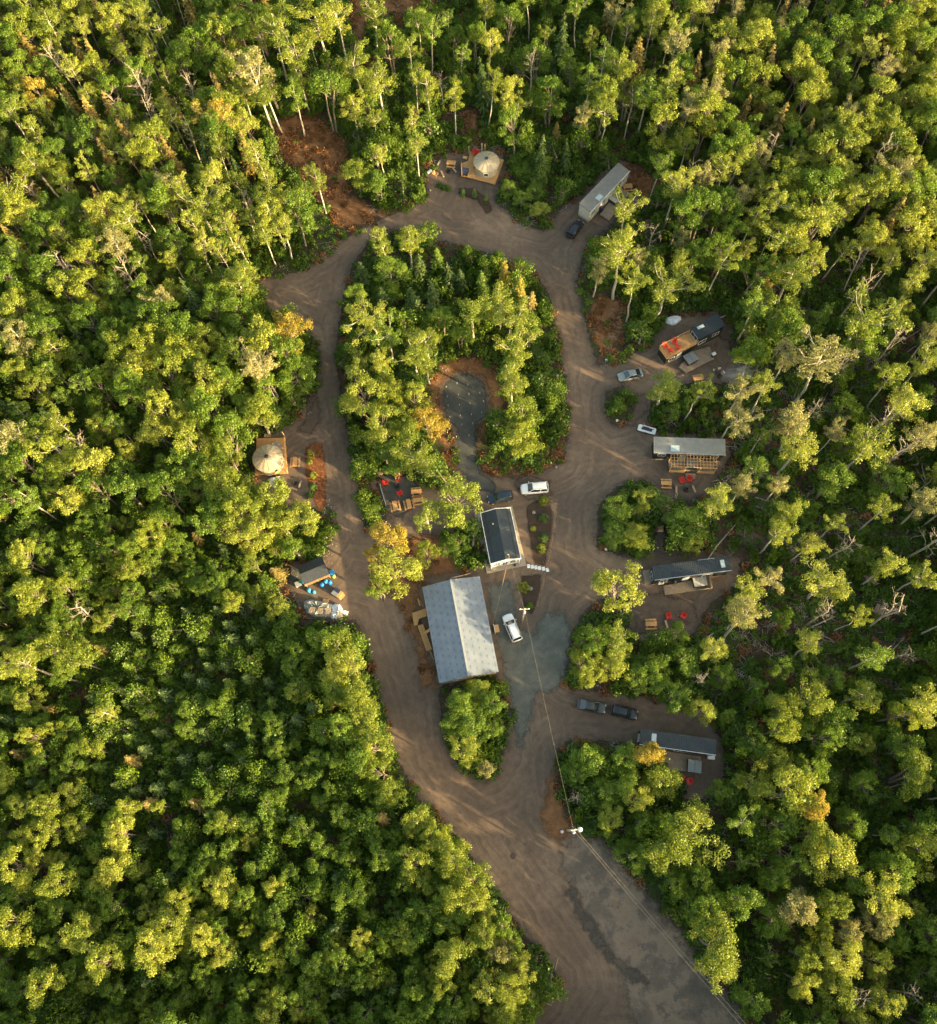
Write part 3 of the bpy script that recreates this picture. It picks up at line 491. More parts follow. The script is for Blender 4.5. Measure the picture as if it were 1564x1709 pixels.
def dedupe(items):                           # same wording twice: tell them apart by their order in the photo
    by = {}
    for o, x_, y_ in items: by.setdefault(o['label'], []).append((o, x_, y_))
    for lab, lst in by.items():
        n = len(lst)
        if n < 2: continue
        xs = [q[1] for q in lst]; ys = [q[2] for q in lst]; hz = max(xs) - min(xs) > max(ys) - min(ys); lst.sort(key=lambda q: q[1] if hz else q[2])
        nm = (['left', 'right'] if hz else ['upper', 'lower']) if n == 2 else ([('leftmost' if hz else 'uppermost')] + ['second', 'third', 'fourth', 'fifth', 'sixth', 'seventh', 'eighth'][:n - 2] + [('rightmost' if hz else 'lowest')])
        for q, a in zip(lst, nm): q[0]['label'] = a + ' ' + lab
dedupe([q for l in usedobj.values() for q in l])
def scatter(name, pts, variants, label):     # pts: x, y, z, tiltx, tilty, rotz, scale_xy, scale_z, index
    col = bpy.data.collections.new(name + '_kinds')
    for i, me in enumerate(variants):
        o = bpy.data.objects.new('%s_kind_%02d' % (name, i), me); col.objects.link(o)
    A = np.array(pts, float); me = bpy.data.meshes.new(name); me.vertices.add(len(A)); me.vertices.foreach_set('co', A[:, :3].astype(np.float32).ravel())
    for nm, ty, k, d in (('rot', 'FLOAT_VECTOR', 'vector', A[:, 3:6]), ('scl', 'FLOAT_VECTOR', 'vector', A[:, [6, 6, 7]])):
        a = me.attributes.new(nm, ty, 'POINT'); a.data.foreach_set(k, d.astype(np.float32).ravel())
    a = me.attributes.new('idx', 'INT', 'POINT'); a.data.foreach_set('value', A[:, 8].astype(np.int32)); me.update()
    o = bpy.data.objects.new(name, me); sc.collection.objects.link(o); tag(o, label, name.replace('_', ' '), kind='stuff')
    g = bpy.data.node_groups.new(name + '_scatter', 'GeometryNodeTree'); g.interface.new_socket('Geometry', in_out='INPUT', socket_type='NodeSocketGeometry'); g.interface.new_socket('Geometry', in_out='OUTPUT', socket_type='NodeSocketGeometry')
    gi = g.nodes.new('NodeGroupInput'); go = g.nodes.new('NodeGroupOutput'); ci = g.nodes.new('GeometryNodeCollectionInfo'); ip = g.nodes.new('GeometryNodeInstanceOnPoints')
    ci.inputs[0].default_value = col; ci.inputs[1].default_value = True; ci.inputs[2].default_value = True
    ip.inputs['Pick Instance'].default_value = True
    def at(n, ty): q = g.nodes.new('GeometryNodeInputNamedAttribute'); q.data_type = ty; q.inputs[0].default_value = n; return q.outputs[0]
    L = g.links.new; L(gi.outputs[0], ip.inputs['Points']); L(ci.outputs[0], ip.inputs['Instance']); L(at('idx', 'INT'), ip.inputs['Instance Index']); L(at('rot', 'FLOAT_VECTOR'), ip.inputs['Rotation']); L(at('scl', 'FLOAT_VECTOR'), ip.inputs['Scale']); L(ip.outputs[0], go.inputs[0])
    m = o.modifiers.new('scatter', 'NODES'); m.node_group = g; return o
VK = []; VI = {}
def vk(kind, tone, n):
    for i in range(n): VI.setdefault((kind, tone), []).append(len(VK)); VK.append(vparts(KIND[kind][i % len(KIND[kind])][0], LEAF[tone], WOODOF[kind], 'forest_' + kind))
for kd, tn, n in (('m', 'g', 4), ('m', 'y', 4), ('m', 'l', 4), ('a', 'y', 3), ('a', 'l', 3), ('a', 'g', 3), ('a', 'p', 2), ('s', 't', 2), ('s', 'd', 2), ('f', 'd', 3), ('f', 'g', 2), ('f', 't', 2), ('d', 'p', 3)): vk(kd, tn, n)
pts = [(t[0], t[1], 0, rr.gauss(0, .04), rr.gauss(0, .04), rr.uniform(0, 6.28), t[6], t[5], rr.choice(VI[(t[3], 'l' if t[4] == 'y' and rr.random() < .5 else t[4])])) for t in rest]
scatter('forest', pts, VK, 'the dense mixed woods that close round the camp on all sides')
# undergrowth: bushes and saplings on the forest floor
UB = [vparts(bush(200 + i, .9 + .15 * (i % 3), .9 + .25 * (i % 4)), LEAF['b' if i < 5 else 'g'], BARK_D, 'bush') for i in range(7)] + [vparts(maple(230 + i, H=3.6, RR=1.3, zc=.8, ncl=30, per=36, leaf=.18), LEAF['g' if i else 'b'], BARK_D, 'sapling') for i in range(2)]
def scat(n, test, mk, xr=(-135, 125), yr=(-40, 184), seed=3):
    r = random.Random(seed); out = []
    for _ in range(n):
        x = r.uniform(*xr); y = r.uniform(*yr); px, py = (float(a) for a in P(x, y, 0))
        if -200 < px < 1730 and -100 < py < 1840:
            q = test(px, py, r)
            if q: out.append(mk(x, y, r, q))
    return out
_gx = np.arange(-60, 1640, 6.0); _gy = np.arange(-80, 1850, 6.0); _X, _Y2 = np.meshgrid(_gx, _gy)
def fld(polys): return np.max([sdist(_X, _Y2, p) for p in polys], 0)
FO = fld([OUTER]); FV = fld(VEG); FC = fld(CLR); FB = fld([V_B]); FR = fld([E2, KEY, [(632,785),(700,785),(710,820),(690,855),(650,870),(630,850)]])
def look(F, px, py): i = min(max(int((py + 80) / 6), 0), F.shape[0] - 1); j = min(max(int((px + 60) / 6), 0), F.shape[1] - 1); return F[i, j]
def green(px, py, pad=6):
    v = look(FV, px, py) > (2 if px < 800 else 9 if 850 < px < 960 else 3) and look(FR, px, py) < -4
    return (look(FO, px, py) < -pad or v) and look(FC, px, py) < -2
def t_bush(px, py, r):
    if not green(px, py, 5): return 0
    d = .85
    if px > 1180 and 450 < py < 1150: d = .36
    elif px > 1180: d = .55
    elif 470 < px < 1000 and py < 300: d = .8
    elif py < 450: d = .5
    return r.random() < d
pts = scat(23500, t_bush, lambda x, y, r, q: (x, y, 0, r.gauss(0, .1), r.gauss(0, .1), r.uniform(0, 6.28), r.uniform(.8, 1.7), r.uniform(.8, 2.2), r.choice([0, 1, 2, 3, 4, 5, 6, 7, 8] if r.random() < .5 else [0, 1, 2, 3, 4])))
print('bushes', len(pts)); scatter('undergrowth', pts, UB, 'tangled green bushes and saplings covering the forest floor')
FE = [vparts(fern(260 + i), LEAF['b' if i < 2 else 'g'], BARK_D, 'fern') for i in range(3)] + [vparts(fern(265 + i, .8, 70, .3), LEAF['r'], BARK_D, 'bracken') for i in range(3)]
def t_fern(px, py, r):
    g = green(px, py, 1)
    if g: return 'g' if r.random() < .8 else 'r'
    if look(FC, px, py) > -4: return 'r' if r.random() < .75 else ('g' if r.random() < .25 else 0)
    if look(FB, px, py) > 2: return 'r' if r.random() < .30 else 0
    if look(FV, px, py) > 0 : return 'r' if r.random() < .6 else 'g'
    if -8 < look(FO, px, py) < 5: return 'g' if r.random() < .6 else 'r'
    return 0
pts = scat(34000, t_fern, lambda x, y, r, q: (x, y, 0, 0, 0, r.uniform(0, 6.28), r.uniform(.6, 1.3), r.uniform(.6, 1.5), r.choice([0, 1, 2] if q == 'g' else [3, 4, 5])), seed=8)
scatter('ferns', pts, FE, 'green ferns and rusty dead bracken between the trees')
TW = [vparts(twigs(280 + i), LEAF['r'], BARK_W, 'twigs') for i in range(4)]
def t_tw(px, py, r):
    if not green(px, py, 2) and look(FC, px, py) < 0: return 0
    return r.random() < (.8 if px > 1180 and 400 < py < 1450 else .25)
pts = scat(8000, t_tw, lambda x, y, r, q: (x, y, 0, 0, 0, r.uniform(0, 6.28), r.uniform(.7, 1.5), 1, r.randrange(4)), seed=9)
scatter('fallen_branches', pts, TW, 'pale fallen twigs and branches littering the forest floor')
M_ROCK = pmat('grey_rock', (.34, .31, .28), (.16, .145, .13), 4, .9)
RK = [vparts(rocks(290 + i), LEAF['r'], M_ROCK, 'stones') for i in range(4)]
FI = np.maximum(-np.abs(FO), -np.abs(fld([V_A])))
def t_rock(px, py, r):
    a = look(FI, px, py); b = 1 if (505 < px < 560 and 840 < py < 950) or (600 < px < 630 and 820 < py < 900) else 0
    return r.random() < (.28 if a > -6 else 0) or (b and a > -30 and r.random() < .9)
pts = scat(26000, t_rock, lambda x, y, r, q: (x, y, 0, 0, 0, r.uniform(0, 6.28), r.uniform(.35, 1.0), r.uniform(.4, 1.0), r.randrange(4)), seed=10)
scatter('roadside_stones', pts, RK, 'small grey stones scattered along the edges of the gravel road')
# fallen logs lying in the woods
FL = [(1290,985,70,40),(1440,945,0,0)]
r = random.Random(21); k = 0
LM = []; LOGL = []
for i in range(4):
    v = Veg(300 + i); L = 6 + 2 * i; v.w.tube([(-L / 2, 0, .16), (0, .12 * i, .2), (L / 2, 0, .14)], [.16, .12, .05], 6)
    for q in range(4): a = v.r.uniform(-.9, .9); sx = v.r.uniform(0, L / 2); v.w.tube([(sx, 0, .2), (sx + .8, a, .35)], [.035, .012], 4)
    LM.append(mesh('fallen_log', v.w.v, v.w.f, [BARK_W], smooth=True))
while k < 75:
    px = r.uniform(1190, 1560) if k > 18 else r.choice([r.uniform(560, 1000), r.uniform(0, 400)]); py = r.uniform(440, 1500) if k > 18 else r.uniform(60, 330)
    if not green(px, py, 8): continue
    x, y = G(px, py); o = bpy.data.objects.new('fallen_log', LM[k % 4]); sc.collection.objects.link(o); o.location = (x, y, .02); o.rotation_euler = (0, 0, r.uniform(0, 6.28)); s = r.uniform(.6, 1.15); o.scale = (s, s, s)
    w_ = where(px, py); LOGL.append((o, px, py)); tag(o, '%s fallen log lying %s' % ('short' if s * (6 + 2 * (k % 4)) < 7 else 'long', w_), 'log', 'fallen logs in the woods'); k += 1
dedupe(LOGL)
# ---------------------------------------------------------------- materials for built things
def ribmat(name, c1, c2, rough, metal): return pmat(name, c1, c2, .8, rough, metal)
M_BLKROOF = pmat('dark_steel_roof', (.034, .042, .048), (.022, .028, .033), 1.5, .5, .2)
M_GREYROOF = pmat('weathered_grey_steel_roof', (.32, .30, .26), (.25, .235, .20), 1.0, .45, .35)
M_TANROOF = pmat('taupe_steel_roof', (.24, .22, .19), (.19, .172, .15), 1.0, .5, .2)
M_BLKWALL = pmat('black_painted_siding', (.022, .022, .023), (.014, .014, .015), 2, .6)
M_CREAM = pmat('cream_lap_siding', (.56, .50, .40), (.46, .41, .32), 2, .7)
M_WHITE = pmat('white_paint', (.72, .71, .68), (.60, .59, .56), 2, .5)
M_TRIM = pmat('weathered_tan_trim', (.34, .26, .18), (.24, .18, .12), 3, .8)
M_GLASS, _n1, _b1 = base_mat('dark_window_glass', .05); _b1.inputs['Base Color'].default_value = (.02, .028, .032, 1); _b1.inputs['Specular IOR Level'].default_value = .9
M_DECK = pmat('tan_deck_boards', (.30, .225, .155), (.22, .165, .115), 2, .85)
M_CEDAR = pmat('fresh_cedar_boards', (.52, .29, .11), (.38, .20, .075), 3, .8)
M_PINE = pmat('yellow_pine_lumber', (.62, .37, .15), (.48, .27, .10), 3, .8)
M_CONC = pmat('sandy_concrete', (.34, .285, .21), (.26, .215, .16), 1.2, .9)
M_TUBG = pmat('grey_vinyl_cover', (.20, .215, .215), (.155, .165, .17), 2, .5)
M_TUBL = pmat('pale_beige_cover', (.46, .42, .35), (.37, .34, .28), 2, .5)
M_TUBD = pmat('dark_tub_cabinet', (.045, .042, .042), (.03, .03, .03), 2, .6)
M_RED = pmat('red_plastic', (.66, .03, .015), (.5, .02, .012), 3, .45)
M_NAVY = pmat('navy_cover', (.02, .03, .07), (.012, .018, .045), 3, .6)
M_BLUE = pmat('bright_blue_plastic', (.02, .22, .62), (.015, .15, .45), 3, .4)
M_LBLUE = pmat('light_blue_plastic', (.05, .38, .62), (.04, .28, .5), 3, .4)
M_TEAL = pmat('teal_hose', (.01, .12, .14), (.01, .08, .10), 3, .5)
M_LIME = pmat('lime_plastic', (.30, .42, .08), (.22, .32, .06), 3, .5)
M_GREYP = pmat('grey_plastic', (.34, .34, .33), (.26, .26, .25), 3, .5)
M_CANVAS = pmat('cream_canvas', (.44, .37, .26), (.35, .29, .195), 1.2, .85)
M_CANVAS2 = pmat('darker_canvas_seams', (.27, .215, .14), (.22, .17, .11), 1.2, .85)  # darker canvas colour for the yurt roof seams
M_CHAR = pmat('charred_iron', (.018, .017, .016), (.01, .01, .01), 5, .7)
M_ASH = pmat('ash_and_embers', (.10, .09, .085), (.02, .018, .017), 6, .95)
M_LOG = pmat('cut_log', (.50, .36, .23), (.20, .13, .08), 6, .85)
M_TARP = pmat('white_tarp', (.80, .80, .80), (.66, .66, .67), 1.5, .4)
M_GTARP = pmat('grey_woven_tarp', (.36, .35, .31), (.20, .20, .18), 1.6, .6)
M_METAL = pmat('galvanised_metal', (.6, .6, .58), (.48, .48, .46), 3, .35, .7)
M_TYRE = pmat('tyre_rubber', (.02, .02, .02), (.014, .014, .014), 4, .85)
M_WIRE = pmat('twisted_aluminium_wire', (.36, .29, .21), (.30, .24, .17), 3, .5, .2)
M_POLE = pmat('sun_bleached_pole', (.56, .46, .33), (.42, .34, .24), 4, .8)
M_SKIN = pmat('skin', (.52, .33, .24), (.46, .29, .21), 6, .6)
M_HAIR = pmat('brown_hair', (.06, .035, .02), (.03, .02, .012), 8, .6)
M_PANEL = pmat('pale_roof_light', (.42, .50, .50), (.34, .42, .43), 2, .2)
# the unfinished roof: blue-grey underlay in strips with its rows of small printed marks
def underlay():
    m, nt, b = base_mat('blue_grey_roof_underlay', .5); co = opos(nt); sx = nd(nt, 'ShaderNodeSeparateXYZ'); nt.links.new(co, sx.inputs[0]); x, y = sx.outputs[0], sx.outputs[1]
    cell = mth(nt, 'DIVIDE', x, .98); ci = mth(nt, 'FLOOR', cell); fx = mth(nt, 'FRACT', cell)
    fy_ = mth(nt, 'ADD', mth(nt, 'DIVIDE', y, 1.18), mth(nt, 'MULTIPLY', ci, .31)); fy = mth(nt, 'FRACT', fy_)
    ax = mth(nt, 'ABSOLUTE', mth(nt, 'SUBTRACT', fx, .5)); ay = mth(nt, 'ABSOLUTE', mth(nt, 'SUBTRACT', fy, .5))
    box = mth(nt, 'MULTIPLY', mth(nt, 'LESS_THAN', ax, .13), mth(nt, 'LESS_THAN', ay, .2))
    n1 = noise(nt, co, 7.5, 2); mark = mth(nt, 'MULTIPLY', box, mth(nt, 'GREATER_THAN', n1, .47))
    seam = mth(nt, 'LESS_THAN', mth(nt, 'ABSOLUTE', mth(nt, 'SUBTRACT', fx, .97)), .02)
    col = ramp(nt, noise(nt, co, .7, 4), [(.3, (.115, .138, .165)), (.7, (.165, .188, .215))]); col = mixc(nt, mth(nt, 'MULTIPLY', ramp(nt, noise(nt, co, 2.6, 5, .75), [(.55, 0.), (.75, 1.)]), .25), col, (.19, .185, .17))
    col = mixc(nt, mth(nt, 'MULTIPLY', mark, .8), col, (.055, .075, .17)); col = mixc(nt, mth(nt, 'MULTIPLY', seam, .6), col, (.17, .2, .25))
    nt.links.new(col, b.inputs['Base Color']); return m
M_UNDER = underlay()
def lframe(cs, z):                           # four roof corners: left-far, right-far, right-near, left-near
    w = [Vector(G(a, b, z)) for a, b in cs]; c = sum(w, Vector((0, 0))) / 4; ux = ((w[1] - w[0]) + (w[2] - w[3])).normalized(); uy = Vector((-ux.y, ux.x))
    L = ((w[1] - w[0]).dot(ux) + (w[2] - w[3]).dot(ux)) / 2; W = ((w[0] - w[3]).dot(uy) + (w[1] - w[2]).dot(uy)) / 2
    return c, math.atan2(ux.y, ux.x), L, W
def tol(c, rz, px, py, z=0):                 # photo pixel -> local coordinates of a thing
    p = Vector(G(px, py, z)) - c; return Vector((p.x * math.cos(rz) + p.y * math.sin(rz), -p.x * math.sin(rz) + p.y * math.cos(rz)))
def window(parent, side, u, z0, w, h, L, W, fm=None, name='window', label=None, bars=1, gm_=None):
    fm = fm or M_WHITE; t = .07; m = MB(); d = .05
    def bx(m, a0, a1, z0, z1, o0, o1):
        if side == 'S': m.box(a0, a1, -W / 2 - o1, -W / 2 - o0, z0, z1)
        elif side == 'N': m.box(a0, a1, W / 2 + o0, W / 2 + o1, z0, z1)
        elif side == 'E': m.box(L / 2 + o0, L / 2 + o1, a0, a1, z0, z1)
        else: m.box(-L / 2 - o1, -L / 2 - o0, a0, a1, z0, z1)
    bx(m, u - w / 2 - t, u + w / 2 + t, z0 - t, z0, .003, d); bx(m, u - w / 2 - t, u + w / 2 + t, z0 + h, z0 + h + t, .003, d + .02)
    bx(m, u - w / 2 - t, u - w / 2, z0, z0 + h, .003, d); bx(m, u + w / 2, u + w / 2 + t, z0, z0 + h, .003, d)
    for k in range(bars): q = u - w / 2 + w * (k + 1) / (bars + 1); bx(m, q - .025, q + .025, z0, z0 + h, .012, d - .01)
    f = obj(name, m, fm, parent); 
    if label: f['label'] = label
    g = MB(); bx(g, u - w / 2, u + w / 2, z0, z0 + h, .002, .010); obj('pane', g, gm_ or M_GLASS, f); return f
def ribroof(name, L, W, z, mat, parent, slope=.12, rib=.35, th=.07):   # single slope: near side lower
    m = MB(); x0, x1, y0, y1 = -L / 2, L / 2, -W / 2, W / 2
    v = [(x0, y0, z - slope), (x1, y0, z - slope), (x1, y1, z), (x0, y1, z)]; m.add(v + [(a, b, c - th) for a, b, c in v], [(0, 1, 2, 3), (7, 6, 5, 4), (0, 4, 5, 1), (1, 5, 6, 2), (2, 6, 7, 3), (3, 7, 4, 0)])
    n = int(L / rib)
    for k in range(n + 1):
        x = x0 + .03 + (L - .06) * k / n; m.add([(x - .022, y0, z - slope), (x + .022, y0, z - slope), (x + .022, y1, z), (x - .022, y1, z), (x - .014, y0, z - slope + .035), (x + .014, y0, z - slope + .035), (x + .014, y1, z + .035), (x - .014, y1, z + .035)],
            [(4, 5, 6, 7), (0, 1, 5, 4), (1, 2, 6, 5), (2, 3, 7, 6), (3, 0, 4, 7)])
    return obj(name, m, mat, parent)
def siding(m, x0, x1, y0, y1, z0, z1, step=.18):   # box with shallow lap boards standing proud
    m.box(x0, x1, y0, y1, z0, z1); z = z0 + step
    while z < z1 - .05: m.box(x0 - .018, x1 + .018, y0 - .018, y1 + .018, z - .02, z + .012); z += step
    return m
def deck(poly, z, mat, label, cat='deck', name='deck', th=.14, rail=None, board=.14, legs=True):
    w = [Vector(G(a, b, z)) for a, b in poly]; c = sum(w, Vector((0, 0))) / len(w); ux = (w[1] - w[0]).normalized(); rz = math.atan2(ux.y, ux.x)
    t = thing(name, label, cat, c, rz); loc = [tol(c, rz, a, b, z) for a, b in poly]; ys = [p.y for p in loc]
    m = MB(); y = min(ys); P2 = [(p.x, p.y) for p in loc]
    while y < max(ys) - .02:
        yy = y + board * .5; xs = []
        for i in range(len(P2)):
            (x0, y0), (x1, y1) = P2[i], P2[(i + 1) % len(P2)]
            if (y0 > yy) != (y1 > yy): xs.append(x0 + (yy - y0) * (x1 - x0) / (y1 - y0))
        xs.sort()
        for a, b in zip(xs[::2], xs[1::2]): m.box(a, b, y, y + board - .012, z - .035, z)
        y += board
    obj('boards', m, mat, t)
    m = MB()
    for i in range(len(P2)): m.bar((*P2[i], z - .12), (*P2[(i + 1) % len(P2)], z - .12), .05, .15)
    if legs:
        for a, b in P2: m.bar((a * .97, b * .97, z - .05), (a * .97, b * .97, 0), .1, .1, (0, 1, 0))
    obj('frame', m, mat, t); return t, c, rz, P2
def railing(parent, pts, z, h, mat, name='railing', step=1.2):
    m = MB()
    for a, b in zip(pts, pts[1:]):
        a = Vector(a); b = Vector(b); n = max(1, int((b - a).length / step))
        m.bar((*a, z + h), (*b, z + h), .10, .045); m.bar((*a, z + h * .5), (*b, z + h * .5), .04, .04); m.bar((*a, z + .1), (*b, z + .1), .04, .04)
        for k in range(n + 1): p = a + (b - a) * k / n; m.bar((*p, z), (*p, z + h), .09, .09, (0, 1, 0))
    return obj(name, m, mat, parent)
def hot_tub(px, py, rz, w, d, z0, lid, label, h=.85):
    x, y = G(px, py, z0 + h); t = thing('hot_tub', label, 'hot tub', (x, y), rz, z=z0); obj('cabinet', MB().box(-w / 2, w / 2, -d / 2, d / 2, 0, h), M_TUBD, t, bevel=.05)
    m = MB(); m.box(-w / 2 - .04, -.015, -d / 2 - .04, d / 2 + .04, h + .003, h + .1); m.box(.015, w / 2 + .04, -d / 2 - .04, d / 2 + .04, h + .003, h + .1); obj('cover', m, lid, t, bevel=.03); return t
# ---------------------------------------------------------------- repeated small furniture
def make_picnic(label, px, py, rz, group='picnic tables'):
    t = thing('picnic_table', label, 'picnic table', G(px, py, .75), rz, group); m = MB()
    for k in range(5): m.box(-.92, .92, -.38 + k * .155, -.38 + k * .155 + .14, .72, .76)
    obj('table_top', m, M_CEDAR, t)
    for s in (-1, 1): obj('bench', MB().box(-.92, .92, s * .75 - .13, s * .75 - .006, .43, .47).box(-.92, .92, s * .75 + .006, s * .75 + .13, .43, .47), M_CEDAR, t)
    for s in (-.65, .65): obj('leg_frame', MB().bar((s, -.65, 0), (s, -.2, .72), .09, .05).bar((s, .65, 0), (s, .2, .72), .09, .05).bar((s + .05, -.85, .41), (s + .05, .85, .41), .04, .09).bar((s + .05, -.38, .69), (s + .05, .38, .69), .04, .08), M_CEDAR, t)
    return t
def make_chair(label, px, py, rz, z=0.0, group='red armchairs round the fire pits', mat=None):
    mat = mat or M_RED; t = thing('garden_chair', label, 'chair', G(px, py, z + .5), rz, group, z=z); m = MB()
    for k in range(5): m.bar((-.28, .28 - k * .13, .40 - k * .035), (.28, .28 - k * .13, .40 - k * .035), .12, .025)
    obj('seat', m, mat, t); m = MB()
    for k in range(7): a = (k - 3) * .09; m.bar((a * .95, -.22, .27), (a * 1.55, -.62, 1.0 - abs(a) * .35), .085, .022)
    m.bar((-.3, -.36, .55), (.3, -.36, .55), .06, .03); m.bar((-.36, -.5, .82), (.36, -.5, .82), .06, .03); obj('backrest', m, mat, t)
    for s in (-1, 1):
        obj('armrest', MB().bar((s * .38, -.46, .60), (s * .38, .38, .62), .14, .025), mat, t); obj('leg', MB().bar((s * .34, .33, 0), (s * .34, .33, .60), .09, .03), mat, t); obj('leg', MB().bar((s * .34, -.62, 0), (s * .30, .28, .42), .03, .10), mat, t)
    return t
def make_pit(label, px, py, r=.42):
    t = thing('fire_pit', label, 'fire pit', G(px, py), 0, 'campsite fire pits'); obj('ring', MB().lathe([(r, 0), (r, .3), (r - .03, .32), (r - .06, .3), (r - .06, .02)], 20), M_CHAR, t); obj('ash_bed', MB().lathe([(.01, .08), (r * .5, .10), (r - .07, .05)], 14), M_ASH, t)
    m = MB()
    for a in (0, 1.1, 2.2): m.tube([(-.22 * math.cos(a), -.22 * math.sin(a), .12), (.22 * math.cos(a), .22 * math.sin(a), .16)], .035, 6)
    obj('charred_logs', m, M_CHAR, t); return t
def make_logbench(label, px, py, rz, L=1.3, mat=None):
    t = thing('log_bench', label, 'bench', G(px, py, .3), rz, 'split-log benches by the fire pits'); n = 12; m = MB()
    ring = lambda x: [(x, .17 * math.cos(3.14159 + 3.14159 * k / 8), .36 + .17 * math.sin(3.14159 + 3.14159 * k / 8)) for k in range(9)]
    obj('seat', m.loft([ring(-L / 2), ring(0), ring(L / 2)]), mat or M_LOG, t)
    for s in (-.35, .35): obj('block', MB().tube([(s * L, 0, 0), (s * L, 0, .2)], .12, 8), M_LOG, t)
    return t
def bushy(nm, label, px, py, h, r, tone, seed, cone=False):
    v = Veg(seed); rn = v.r; C = []
    for k in range(int(26 * max(1, r))):
        u = rn.normal(size=3); u /= np.linalg.norm(u); u[2] = abs(u[2])
        if cone: t_ = rn.random(); a = rn.uniform(0, 6.28); C.append((math.cos(a) * r * (1 - t_) * .8, math.sin(a) * r * (1 - t_) * .8, .1 + t_ * h))
        else: C.append(tuple(u * np.array([r, r, h]) * .8))
    v.leaves(C + [(0, 0, h * .55), (0, 0, h * .85)] * 3, 44, .32, .12, 1); v.w.tube([(0, 0, 0), (0, 0, h * .6)], .04, 5); tm, cm = vsplit(v, LEAF[tone], BARK_D, nm)
    root = thing(nm, label, 'shrub', G(px, py, h * .5), 0, 'garden shrubs')
    for n_, me in (('stem', tm), ('foliage', cm)): o = bpy.data.objects.new(n_, me); sc.collection.objects.link(o); o.parent = root
    return root
